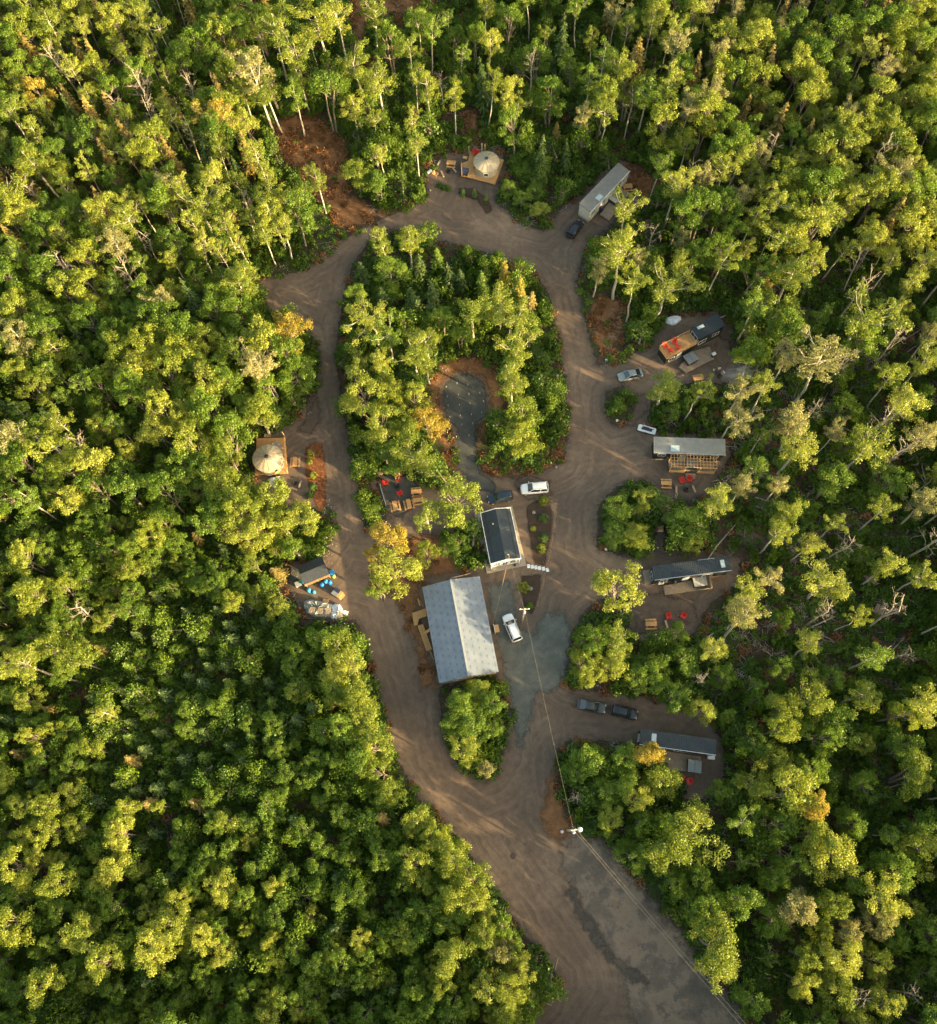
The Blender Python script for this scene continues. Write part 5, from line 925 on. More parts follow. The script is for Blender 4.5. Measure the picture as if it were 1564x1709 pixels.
pad = obj('concrete_pad', MB().prism([tuple(G(a, b, .15)) for a, b in ((791.8, 857), (854.7, 844), (878.7, 943.5), (812.7, 957))][::-1], .0, .15), M_CONC); tag(pad, 'sandy concrete pad under the black-roofed office', 'concrete pad')
for i, (px, py) in enumerate(((882.3, 945), (888.5, 946), (894.3, 947.2), (900.4, 948.3), (907, 949.5), (913.6, 951.3))):
    tag(obj('stepping_stone', MB().box(-.26, .26, -.34, .34, 0, .07), M_WHITE, bevel=.03), ['first', 'second', 'third', 'fourth', 'fifth', 'last'][i] + ' pale stepping stone from the office pad towards the road', 'stepping stone', 'pale stepping stones'); o = bpy.context.scene.collection.objects[-1]; o.location = (*G(px, py), .03); o.rotation_euler = (0, 0, rz + .1 * (i % 3 - 1))
for px, py, l_ in ((815, 940, 'potted evergreen at the lower left corner of the office'), ):
    tt = thing('potted_shrub', l_, 'potted plant', G(px, py), 0, z=.15); obj('pot', MB().lathe([(.01, 0), (.2, 0), (.27, .4), (.22, .4), (.01, .34)], 14), M_CHAR, tt); v = Veg(401); v.leaves([(v.r.normal() * .12, v.r.normal() * .12, .5 + .13 * k) for k in range(8)], 40, .2, .1, 1); lv, lf, lt = v.leafarr()
    o = bpy.data.objects.new('foliage', mesh('foliage', lv.tolist(), lf.tolist(), [LEAF['e']], attrs={'tone': lt})); sc.collection.objects.link(o); o.parent = tt
tt = thing('door_lantern', 'small black pot by the right end of the office front', 'pot', G(859, 944), 0, z=.15); obj('bowl', MB().lathe([(.01, 0), (.16, 0), (.22, .3), (.17, .3), (.01, .25)], 12), M_CHAR, tt); obj('soil', MB().lathe([(.01, .27), (.16, .27)], 12), M_ASH, tt); tt.name = 'plant_pot'
# garden bed planting
bushy('round_shrub', 'upper clipped ball shrub in the bed right of the office', 906.9, 864.5, 1.0, .85, 'e', 410); bushy('round_shrub', 'lower clipped ball shrub in the bed right of the office', 907.8, 896.5, 1.0, .85, 'e', 411)
bushy('feathery_shrub', 'feathery lime shrub at the top of the office garden bed', 907.5, 835.5, 1.1, .95, 'y', 412); bushy('feathery_shrub', 'loose green shrub under the lower ball shrub', 903.5, 915, 1.1, .85, 'y', 413); bushy('small_shrub', 'tiny yellow shrub left of the two clipped balls', 890.3, 882, .6, .35, 'y', 414)
bushy('feathery_shrub', 'spreading yellow shrub above the utility pole', 873.5, 980, 1.3, 1.1, 'y', 415); bushy('small_shrub', 'bluish shrub right of the utility pole', 884, 1011, .6, .5, 'g', 416)
bushy('cone_shrub', 'pointed lime shrub at the top of the orange mulch bed', 518.5, 757, 1.9, .8, 'y', 417, True); bushy('small_shrub', 'small lime shrub under the pointed one in the mulch bed', 515.5, 770, .7, .5, 'y', 418); bushy('round_shrub', 'middle round shrub of the orange mulch bed', 522, 792.5, .9, .65, 'y', 419)
bushy('round_shrub', 'dark round shrub below the middle of the mulch bed', 521.6, 812.5, 1.0, .85, 'e', 420); bushy('round_shrub', 'lowest round shrub in the orange mulch bed', 517.3, 827, 1.0, .8, 'e', 421)
for i, (px, py) in enumerate(((773, 322), (792, 323), (811, 332))): bushy('cone_shrub', ['left', 'middle', 'right'][i] + ' upright cedar shrub in the bed below the upper yurt', px, py, 2.0, .55, 'e', 422 + i, True)
for i, (px, py) in enumerate(((733, 309), (741, 312), (747, 314))): bushy('small_shrub', ['left', 'middle', 'right'][i] + ' shrub of the low dark clump left of the yurt bed', px, py, .7, .6, 'b', 426 + i)
for px, py, l_ in ((890.8, 855.5, 'pale stone in the bed right of the office'), (886, 982.5, 'pale boulder beside the spreading yellow shrub')): tag(obj('boulder', MB().lathe([(.01, 0), (.3, .02), (.34, .18), (.2, .34), (.01, .38)], 7), M_ROCK, bevel=.04), l_, 'boulder').location = (*G(px, py), 0)
# ---------------------------------------------------------------- yurts
def yurt(label, px, py, r, hw, hr, rz, win=True):
    x, y = G(px, py, hw + .5); t = thing('yurt', label, 'yurt', (x, y), rz, z=.5); n = 14; m = MB(); seg = 56
    obj('wall', MB().lathe([(r - .12, 0), (r - .12, hw)], seg), M_CANVAS, t, smooth=True)
    prof = lambda a: 1 + .012 * math.cos(a * n)
    rings = []
    for f, z in ((1.0, hw - .16), (1.0, hw), (.55, hw + (hr) * .5), (.14, hw + hr * .93)): rings.append([(r * f * prof(6.2832 * k / seg) * math.cos(6.2832 * k / seg), r * f * prof(6.2832 * k / seg) * math.sin(6.2832 * k / seg), z - (.05 * (k % 4 == 0) * f)) for k in range(seg)])
    obj('canvas_roof', MB().loft(rings, caps=False), M_CANVAS, t, smooth=False); m = MB()
    for k in range(n): a = 6.2832 * k / n; m.bar((r * 1.0 * math.cos(a), r * math.sin(a), hw + .015), (.14 * r * math.cos(a), .14 * r * math.sin(a), hw + hr * .93 + .02), .05, .03)
    obj('roof_seams', m, M_CANVAS2, t); obj('dome_skylight', MB().lathe([(.15 * r, hw + hr * .92), (.12 * r, hw + hr * .98), (.06 * r, hw + hr + .06), (.005, hw + hr + .08)], 16), M_GLASS, t, smooth=True)
    if win:
        for a in (R(250), R(330)):
            M = Matrix.Rotation(a, 4, 'Z') @ Matrix.Translation((r - .1, 0, 0)); f = obj('window', MB().box(-.02, .05, -.5, .5, .8, 1.5, M), M_WHITE, t); obj('pane', MB().box(.05, .06, -.42, .42, .87, 1.43, M), M_GLASS, f)
    M = Matrix.Rotation(R(180), 4, 'Z') @ Matrix.Translation((r - .1, 0, 0)); dr = obj('door', MB().box(-.05, .06, -.5, .5, 0, 1.9, M), M_CEDAR, t); obj('door_glass', MB().box(.06, .07, -.3, .3, .9, 1.7, M), M_GLASS, dr)
    return t, Vector((x, y))
deck([(785.4, 252.7), (841, 266.5), (825.8, 307), (770.6, 292.6), (769, 273), (781, 268)][::-1], .5, M_CEDAR, 'golden plank deck under the upper yurt', th=.3)
yt, yc = yurt('cream canvas yurt with a dark dome skylight at the top of the loop', 812, 269.5, 2.55, 2.0, 1.0, .3)
sp = thing('stove_pipe', 'steel stovepipe on the far side of the upper yurt', 'stovepipe', (yc.x - .9, yc.y + 2.9)); obj('pipe', MB().tube([(0, 0, .5), (0, 0, 4.0)], .09, 8), M_METAL, sp); obj('cap', MB().lathe([(.17, 4.0), (.14, 4.12), (.01, 4.2)], 10), M_METAL, sp)
for i, (a, b, l_) in enumerate((((783, 256), (786.5, 245), 'tall pine post by the red chair behind the upper yurt'), ((809.5, 252), (809.7, 242), 'tall pine post right of the upper yurt stovepipe'))):
    p = G(*a, .5); tag(obj('lantern_post', MB().box(p[0] - .06, p[0] + .06, p[1] - .06, p[1] + .06, 0, 2.4), M_PINE), l_, 'post', 'pine lantern posts')
make_chair('red chair behind the upper yurt on its deck', 790.8, 254.5, R(140), .5, 'red chairs on the yurt decks'); make_chair('half-hidden red chair tucked against the upper yurt wall', 796.5, 255.5, R(170), .5, 'red chairs on the yurt decks')
hot_tub(775.8, 285, R(-12), 1.3, 1.3, .5, M_NAVY, 'navy-lidded square tub on the left corner of the upper yurt deck', .7)
for a, b, l_ in ((((771, 292.5)), (770, 273), 'pale screen wall at the left edge of the upper yurt deck'),): plank(l_, *a, *b, .08, .9, .95, M_PINE, 'deck_screen')
tt = thing('step_stool', 'small wooden steps at the upper left of the yurt deck', 'steps', G(776.5, 264.5), R(-15)); obj('tread', MB().box(-.45, .45, -.3, .3, .3, .36), M_PINE, tt); obj('frame', MB().box(-.42, .42, -.25, .25, 0, .297), M_TRIM, tt)
make_picnic('cedar picnic table left of the upper yurt', 753, 271.7, R(-7)); make_pit('black fire pit left of the upper yurt', 748.6, 287); make_logbench('log bench between the upper picnic table and fire pit', 758.3, 283.5, R(-58)); make_logbench('log bench left of the upper fire pit', 738.5, 290, R(-70), 1.5); make_logbench('weathered log bench farthest up beside the upper picnic table', 732.5, 272, R(66), 1.3, BARK_W)
make_chair('orange cedar armchair left of the upper fire pit', 727.3, 290.5, R(240), 0, 'wooden chair', M_CEDAR)
tt = thing('propane_tank', 'white propane tank at the edge of the upper campsite', 'tank', G(717, 288.5), R(40)); obj('cylinder', MB().tube([(-.55, 0, .35), (-.45, 0, .35), (.45, 0, .35), (.55, 0, .35)], [.15, .3, .3, .15], 14), M_WHITE, tt, smooth=True); obj('feet', MB().box(-.4, -.3, -.2, .2, 0, .12).box(.3, .4, -.2, .2, 0, .12), M_METAL, tt)
D2 = deck([(428.5, 731.6), (475.9, 730.6), (480, 789.6), (425, 792.7)][::-1], .5, M_CEDAR, 'orange-brown deck under the left yurt'); yurt('cream canvas yurt with a dark crown beside the orange mulch bed', 446.4, 764.5, 2.62, 1.9, .85, 2.2)
rp = thing('deck_railing', 'pine railing on the right edge of the left yurt deck', 'railing', G(477, 752), 0); a = Vector(G(476, 733, .5)) - Vector(G(477, 752)); b = Vector(G(479.5, 787, .5)) - Vector(G(477, 752)); m = MB(); m.bar((*a, 1.45), (*b, 1.45), .12, .05); m.bar((*a, 1.0), (*b, 1.0), .04, .06)
obj('rail', m, M_PINE, rp)
for k in range(5): p = a + (b - a) * k / 4; obj('post', MB().box(p.x - .05, p.x + .05, p.y - .05, p.y + .05, 0, 1.43), M_PINE, rp)
tag(obj('string_light_pole', MB().bar((*G(470.5, 720, 2.6), 2.6), (*G(477, 731, .5), .5), .07, .07), M_PINE), 'slanting pine pole above the left yurt deck corner', 'pole')
for i, (px, py) in enumerate(((462, 741), (467, 746.5))): make_chair(['upper', 'lower'][i] + ' grey metal chair on the left yurt deck', px, py, R(-50), .5, 'grey chairs on the left yurt deck', M_GREYP)
make_picnic('cedar picnic table between the left yurt and mulch bed', 492, 770.6, R(92)); make_pit('black fire pit below the left picnic table', 493.4, 807.5); make_logbench('log bench right of the left fire pit', 501, 808, R(75)); make_logbench('log bench below the left fire pit', 490.3, 815.5, R(-20))
bt = thing('utility_box', 'weathered grey hatch above the left yurt deck', 'box', G(447, 727.5), .05); obj('lid', MB().box(-.6, .6, -.28, .28, .3, .35), M_TRIM, bt); obj('case', MB().box(-.55, .55, -.25, .25, 0, .297), M_TRIM, bt)
def crumple(name, label, outline, h, mat, seed, flat=.3):
    c = Vector(np.mean([G(a, b) for a, b in outline], 0)); pts = [Vector(G(a, b)) - c for a, b in outline]; r = random.Random(seed); rings = []; n = len(pts) * 3
    P3 = [pts[i] * (1 - k / 3) + pts[(i + 1) % len(pts)] * k / 3 for i in range(len(pts)) for k in range(3)]
    for f, zf in ((1.0, 0), (1.0, .12), (.93, .5), (.7, .85), (.4, .95), (.12, 1.0)): rings.append([(p.x * f * r.uniform(.95, 1.05), p.y * f * r.uniform(.95, 1.05), max(0, h * zf * r.uniform(.7, 1.15))) for p in P3])
    o = obj(name, MB().loft(rings), mat, smooth=False); o.location = (*c, .02); return tag(o, label, 'tarp')
crumple('crumpled_tarp', 'crumpled white tarp above the roof-deck cabin', [(1109, 534), (1112, 540), (1120, 543), (1128, 542), (1137, 534), (1136, 529), (1126, 527), (1116, 530)], .6, M_TARP, 1); crumple('crumpled_tarp', 'crumpled white tarp below the left yurt', [(448, 800), (452, 812), (463, 815), (470, 806), (467, 795), (456, 797)], .6, M_TARP, 2)
# ---------------------------------------------------------------- picnic patio
for i, (px, py, a) in enumerate(((644, 804.5, 270), (664.8, 799.5, 210), (667, 822.3, 30))): make_chair(['left red chair on the dark patio', 'upper red chair under a patio aspen', 'lower red chair on the dark patio'][i], px, py, R(a), 0, 'red chairs on the dark patio')
make_pit('black fire pit in the middle of the dark patio', 663, 812); make_picnic('left cedar picnic table at the foot of the patio', 659.5, 844, R(104)); make_picnic('right cedar picnic table at the foot of the patio', 682.5, 841, R(104)); make_picnic('cedar table at the right edge of the patio', 695, 820, R(8)); make_picnic('table half hidden under the leaning patio aspen', 698, 834, R(8))
tag(obj('edging_pole', MB().tube([(*G(634, 808), .1), (*G(645, 846), .1)], .09, 8), M_METAL), 'long pale pole edging the left of the dark patio', 'pole')
def woodpile(label, ax, ay, bx, by, wd, h, seed, name='firewood_pile'):
    a = Vector(G(ax, ay)); b = Vector(G(bx, by)); c = (a + b) / 2; rz = math.atan2((b - a).y, (b - a).x); L = (b - a).length; t = thing(name, label, 'woodpile', c, rz); r = random.Random(seed)
    m = MB(); z = .09; 
    while z < h:
        x = -L / 2
        while x < L / 2: q = r.uniform(.055, .115); jj = r.uniform(-.2, .2); m.tube([(x, -wd / 2 + jj, z), (x + r.uniform(-.08, .08), wd / 2 + jj, z + r.uniform(-.02, .02))], q, 6); x += r.uniform(.19, .27)
        z += .17
    obj('split_logs', m, M_LOG, t); obj('pallet', MB().box(-L / 2, L / 2, -wd / 2, wd / 2, 0, .03), M_TRIM, t); return t
woodpile('stacked firewood between the shrubs below the pergola cabin', 1110, 846, 1108.5, 872, 1.3, .9, 1); woodpile('short firewood stack just below the longer one', 1101.5, 878, 1101, 888, .8, .5, 2); woodpile('firewood stack along the top of the dark patio', 627, 792, 646, 784, .7, .6, 3)
woodpile('long curved stack of grey logs in the right-hand woods', 1432, 928, 1458, 978, 1.5, .5, 4); woodpile('small grey log heap below the long right-hand stack', 1460, 1015, 1474, 1022, 1.5, .6, 5)
# ---------------------------------------------------------------- firewood shed corner
ZE, ZR = 2.3, 3.0; w = [Vector(G(*p, ZE)) for p in ((495.5, 944), (537.5, 929.5), (550, 956.8), (508.5, 977))]; c = sum(w, Vector((0, 0))) / 4; ux = ((w[1] - w[0]) + (w[2] - w[3])).normalized(); rz = math.atan2(ux.y, ux.x)
L = ((w[1] - w[0]).dot(ux) + (w[2] - w[3]).dot(ux)) / 2; uy = Vector((-ux.y, ux.x)); W = ((w[0] - w[3]).dot(uy) + (w[1] - w[2]).dot(uy)) / 2
t = thing('firewood_shed', 'grey-roofed open shed beside blue barrels left of the road', 'shed', c, rz)
for s, mt in ((-1, 0), (1, 0)):
    v = [(-L / 2, .0, ZR), (L / 2, 0, ZR), (L / 2, s * W / 2, ZE), (-L / 2, s * W / 2, ZE)]; v = v if s < 0 else v; m = MB().add(v + [(a, b, q_ - .05) for a, b, q_ in v], [(0, 1, 2, 3), (7, 6, 5, 4), (0, 4, 5, 1), (1, 5, 6, 2), (2, 6, 7, 3), (3, 7, 4, 0)])
    for k in range(28): x = -L / 2 + .05 + (L - .1) * k / 27; m.bar((x, 0, ZR + .015), (x, s * W / 2, ZE + .015), .03, .03)
    obj('roof_slope', m, pmat('shed_roof_steel', (.07, .075, .078), (.05, .055, .058), 1.5, .45, .4), t)
for x in (-L / 2 + .15, 0, L / 2 - .15):
    for y in (-W / 2 + .2, W / 2 - .2): obj('post', MB().box(x - .06, x + .06, y - .06, y + .06, 0, ZE - .03), M_TRIM, t)
obj('back_wall', siding(MB(), -L / 2 + .2, L / 2 - .2, W / 2 - .35, W / 2 - .27, 0, ZE - .1), M_TRIM, t); m = MB()
for k in range(16): x = -L / 2 + .1 + (L - .2) * k / 15; m.box(x - .11, x + .11, -W / 2 - .22, -W / 2 + .1, ZE - .42, ZE - .37)
obj('eave_slats', m, M_PINE, t)
def barrel(label, px, py, mat, r=.29, h=.85, g='plastic barrels by the shed'): t_ = thing('barrel', label, 'barrel', G(px, py, h), 0, g); obj('drum', MB().lathe([(.01, 0), (r * .92, 0), (r, .1), (r * 1.03, h * .5), (r, h - .08), (r * .9, h)], 16), mat, t_, smooth=True); obj('lid', MB().lathe([(r * .93, h), (r * .85, h + .04), (.01, h + .05)], 16), mat, t_, smooth=True); return t_
barrel('light blue barrel, leftmost in front of the shed', 515.3, 984.3, M_LBLUE, .36); barrel('pale blue drum just right of the leftmost blue barrel', 523.5, 987.2, M_LBLUE, .27); barrel('bright blue barrel below the middle of the shed', 536.7, 975, M_BLUE, .34); barrel('blue barrel, upper of two near the shed corner', 543.6, 969.5, M_LBLUE, .36); barrel('dark blue barrel right of the upper blue one', 550, 971, M_BLUE, .34)
barrel('lime-green tub at the right corner of the shed', 556.4, 961, M_LIME, .34, .6)
bx = thing('storage_bin', 'bright blue square bin at the right end of the shed', 'bin', G(554, 954.8, .8), rz); obj('box', MB().box(-.35, .35, -.35, .35, 0, .75), M_BLUE, bx, bevel=.04); obj('lid', MB().box(-.38, .38, -.38, .38, .753, .82), M_BLUE, bx, bevel=.02)
bx = thing('storage_bin', 'grey plastic bin at the left end of the shed', 'bin', G(498, 974, .7), rz); obj('box', MB().box(-.55, .45, -.4, .4, 0, .7), M_GREYP, bx, bevel=.04); obj('lid', MB().box(-.58, .48, -.43, .43, .703, .76), M_GREYP, bx, bevel=.02)
bx = thing('storage_bin', 'teal bin tucked under the left eave of the shed', 'bin', G(502, 970, 1.0), rz); obj('box', MB().box(-.25, .25, -.25, .25, 0, .95), M_TEAL, bx, bevel=.03); obj('lid', MB().box(-.28, .28, -.28, .28, .953, 1.0), M_TEAL, bx, bevel=.02)
m = MB()
for k in range(3): m.tube([( (.62 - .05 * k) * math.cos(a * 6.2832 / 24), (.85 - .05 * k) * math.sin(a * 6.2832 / 24), .06 + .06 * k) for a in range(25)], .04, 6, cap=False)
tag(obj('hose_coil', m, M_TEAL, smooth=True, loc=(*G(492, 959.5), .3)), 'large coil of teal hose left of the shed', 'hose')
wt = thing('chicken_coop', 'small wooden hutch with a split grey-green lid beside the road', 'hutch', G(562.5, 989, .9), R(-32)); obj('body', siding(MB(), -.75, .75, -.6, .6, .15, .8), M_CEDAR, wt); obj('lid', MB().box(-.78, .30, -.66, -.01, .84, .9), M_TUBG, wt); obj('lid', MB().box(-.78, .30, .01, .66, .84, .9), M_NAVY, wt, bevel=0); obj('side_shelf', MB().box(.78, 1.05, -.65, .5, .4, .46), M_PINE, wt); wt.name = 'wooden_hutch'
plank('short pine board propped beside the wooden hutch', 566.5, 1000, 574, 992, .5, .06, .25); plank('cedar offcut above the grey tarped pile', 539, 1002, 549, 1003.5, .6, .06, .1, M_CEDAR)
gt = crumple('tarped_lumber_pile', 'long pile under a grey tarp weighed down by wooden frames', [(507, 1004), (508, 1017), (512, 1024), (522, 1029), (537, 1031), (553, 1031), (556, 1020), (556, 1009), (545, 1006), (530, 1003), (518, 1001)], 1.0, M_GTARP, 3)
wt2 = crumple('white_tarped_pile', 'bright white tarp joined to the right end of the grey pile', [(553, 1012), (551, 1030), (556, 1034), (572, 1032), (580, 1027), (581, 1021), (573, 1018), (567, 1009), (560, 1008)], .9, M_TARP, 4)
for i, (px, py, a) in enumerate(((521.5, 1018.5, -8), (535, 1019.5, -3), (548, 1019.5, -3), (567, 1025.5, 8))):
    pt = thing('timber_pallet', ['leftmost wooden frame on the grey tarp', 'second wooden frame on the grey tarp', 'third wooden frame, where grey tarp meets white', 'wooden frame lying on the white tarp'][i], 'pallet', G(px, py, 1.1), R(a), 'wooden frames weighing down the tarps', z=1.12); m = MB()
    for k in range(5): m.box(-.42, .42, -.5 + k * .21, -.5 + k * .21 + .14, .06, .09)
    obj('slats', m, M_TRIM, pt)
    for s in (-.36, 0, .36): obj('runner', MB().box(s - .04, s + .04, -.5, .5, 0, .057), M_TRIM, pt)
# ---------------------------------------------------------------- small trailer, poles and wires, stakes, manhole
tr = thing('utility_trailer', 'small white flatbed trailer with a dark panel, above the grey roof', 'trailer', G(1080, 716, .7), R(-17)); obj('bed', MB().prism([(-1.6, -.45), (-1.35, -.62), (1.45, -.62), (1.6, -.5), (1.6, .5), (1.45, .62), (-1.35, .62), (-1.6, .45)], .45, .62), M_WHITE, tr, bevel=.04); m = MB()
for a, b, c_, d_ in ((-.95, .9, -.28, .12), (-.7, 1.1, .125, .30), (-.95, .3, .305, .40)): m.box(a, b, c_, d_, .623, .70)
obj('dark_panel', m, M_NAVY, tr); obj('tongue', MB().bar((-.4, .6, .4), (-.75, 1.1, .4), .07, .07), M_CEDAR, tr)
for s in (-1, 1): wh = obj('wheel', MB().lathe([(.1, -.07), (.26, -.08), (.28, 0), (.26, .08), (.1, .07)], 16), M_TYRE, tr); wh.rotation_euler = (R(90), 0, 0); wh.location = (0, s * .56, .28)
def upole(label, base, H, arm_rz, armw, lamp=None):
    x, y = G(*base); t = thing('utility_pole', label, 'utility pole', (x, y), 0, 'utility poles'); obj('pole', MB().tube([(0, 0, 0), (0, 0, H)], [.16, .11], 10), M_POLE, t, smooth=True)
    ca, sa = math.cos(arm_rz), math.sin(arm_rz); arm = obj('crossarm', MB().bar((-armw * ca, -armw * sa, H - .35), (armw * ca, armw * sa, H - .35), .12, .14), M_POLE, t)
    for s in (-.9, 0.9): obj('insulator', MB().lathe([(.06, H - .28), (.11, H - .2), (.06, H - .12), (.01, H - .08)], 8, (s * armw * ca, s * armw * sa)), M_WHITE, t)
    obj('transformer', MB().lathe([(.01, H - 1.6), (.22, H - 1.6), (.24, H - .8), (.01, H - .7)], 12, (.32 * sa, -.32 * ca)), M_GREYP, t); return t, Vector((x, y, H))
t1, T1 = upole('utility pole with white insulators at the tip of the garden bed', (872, 1038), 9.2, 0.05, .75)
t2, T2 = upole('utility pole with a round white lamp at the head of the parking lot', (946, 1386), 12.0, .2, .3)
arm = obj('lamp_arm', MB().tube([(0, 0, 11.2), (.4, .03, 11.5), (.8, .06, 11.4)], .05, 6), M_METAL, t2); obj('lamp_globe', MB().lathe([(.01, 11.05), (.26, 11.15), (.34, 11.35), (.22, 11.52), (.01, 11.58)], 16, (.95, .08)), M_WHITE, t2, smooth=True)
def wire(label, a, b, sag, r=.022, name='power_line', mat=None, n=14):
    a = Vector(a); b = Vector(b); pts = [a + (b - a) * k / n - Vector((0, 0, sag * 4 * (k / n) * (1 - k / n))) for k in range(n + 1)]; return tag(obj(name, MB().tube(pts, r, 4), mat or M_WIRE), label, 'power line')
wire('cable from the garden utility pole up to the office mast', T1 - Vector((0, 0, .6)), (*MASTW, 4.9), .5, .012); wire('thin line from the garden pole down to the parking lot pole', T1 - Vector((0, 0, .3)), T2 - Vector((0, 0, .5)), 1.0, .008, mat=M_TRIM)
wire('left of two lines from the lot pole to the bottom edge', T2 - Vector((0, 0, .3)), (*G(1262, 1740, 11.5), 11.5), 1.2, .014); wire('right of two lines from the lot pole to the bottom edge', T2 + Vector((.35, .1, -.5)), (*G(1272, 1740, 11.0), 11.0), 1.3, .014)
wire('orange cord from the office mast to the blue-grey roof building', (*MASTW, 4.2), (*G(822, 1044, 2.2), 2.2), 1.0, .02, 'extension_cord', pmat('orange_cord', (.45, .24, .10), None, 3, .6))
M_STK = pmat('white_stake_paint', (.85, .82, .62), None, 3, .5)
STK = [(763, 641), (781, 643), (745, 647), (729, 666), (747, 663), (765, 660), (783, 659), (801, 657), (807, 671), (784.6, 675), (767, 677), (748, 678), (804, 690), (787, 693), (768.5, 694.5), (751, 697.5), (789, 708), (771, 710), (752, 713), (747, 723.5), (783, 728), (762, 730)]
STKO = []
for i, (px, py) in enumerate(STK):
    p = G(px, py); STKO.append((tag(obj('survey_stake', MB().box(-.02, .02, -.02, .02, 0, .5).box(-.045, .045, -.045, .045, .5, .56), M_STK, loc=(p[0], p[1], .01)), '%s white-tipped stake in the %s part of the keyhole clearing' % ('upper' if py < 665 else 'middle' if py < 700 else 'lower', 'left' if px < 758 else 'centre' if px < 778 else 'right'), 'stake', 'survey stakes in the keyhole clearing'), px, py))
dedupe(STKO)
tag(obj('manhole_cover', MB().lathe([(.01, .03), (.42, .03), (.46, .005)], 24), pmat('rusty_cast_iron', (.07, .045, .035), None, 5, .8), loc=(*G(856.5, 1429), .012)), 'round rusty manhole cover in the road above the parking lot', 'manhole cover')
for px, py, l_ in ((718, 318, 'pale boulder at the mouth of the upper campsite'), (912, 370, 'white marker stone left of the black SUV'), (928, 780, 'tan boulder at the lower right tip of the wooded island'), (930, 627, 'white stone on the right verge of the wooded island'), (1011, 917, 'white stone left of the bushes under the log stack'), (1030, 702, 'white stone below the shrub islet'), (938, 1388, 'small white stone left of the lot pole'), (1012, 601, 'white marker stone left of the silver-grey car')):
    tag(obj('marker_stone', MB().lathe([(.01, 0), (.24, .02), (.27, .15), (.15, .28), (.01, .3)], 7), M_WHITE if 'white' in l_ else M_ROCK, loc=(*G(px, py), .0)), l_, 'stone')
g_ = thing('garbage_can', 'green bin under the lower right trees of the wooded island', 'bin', G(859, 768)); obj('can', MB().lathe([(.01, 0), (.22, 0), (.27, .7), (.01, .7)], 12), pmat('green_plastic', (.02, .16, .08), None, 3, .5), g_); obj('lid', MB().lathe([(.29, .7), (.2, .8), (.01, .83)], 12), pmat('green_lid', (.03, .2, .1), None, 3, .5), g_)
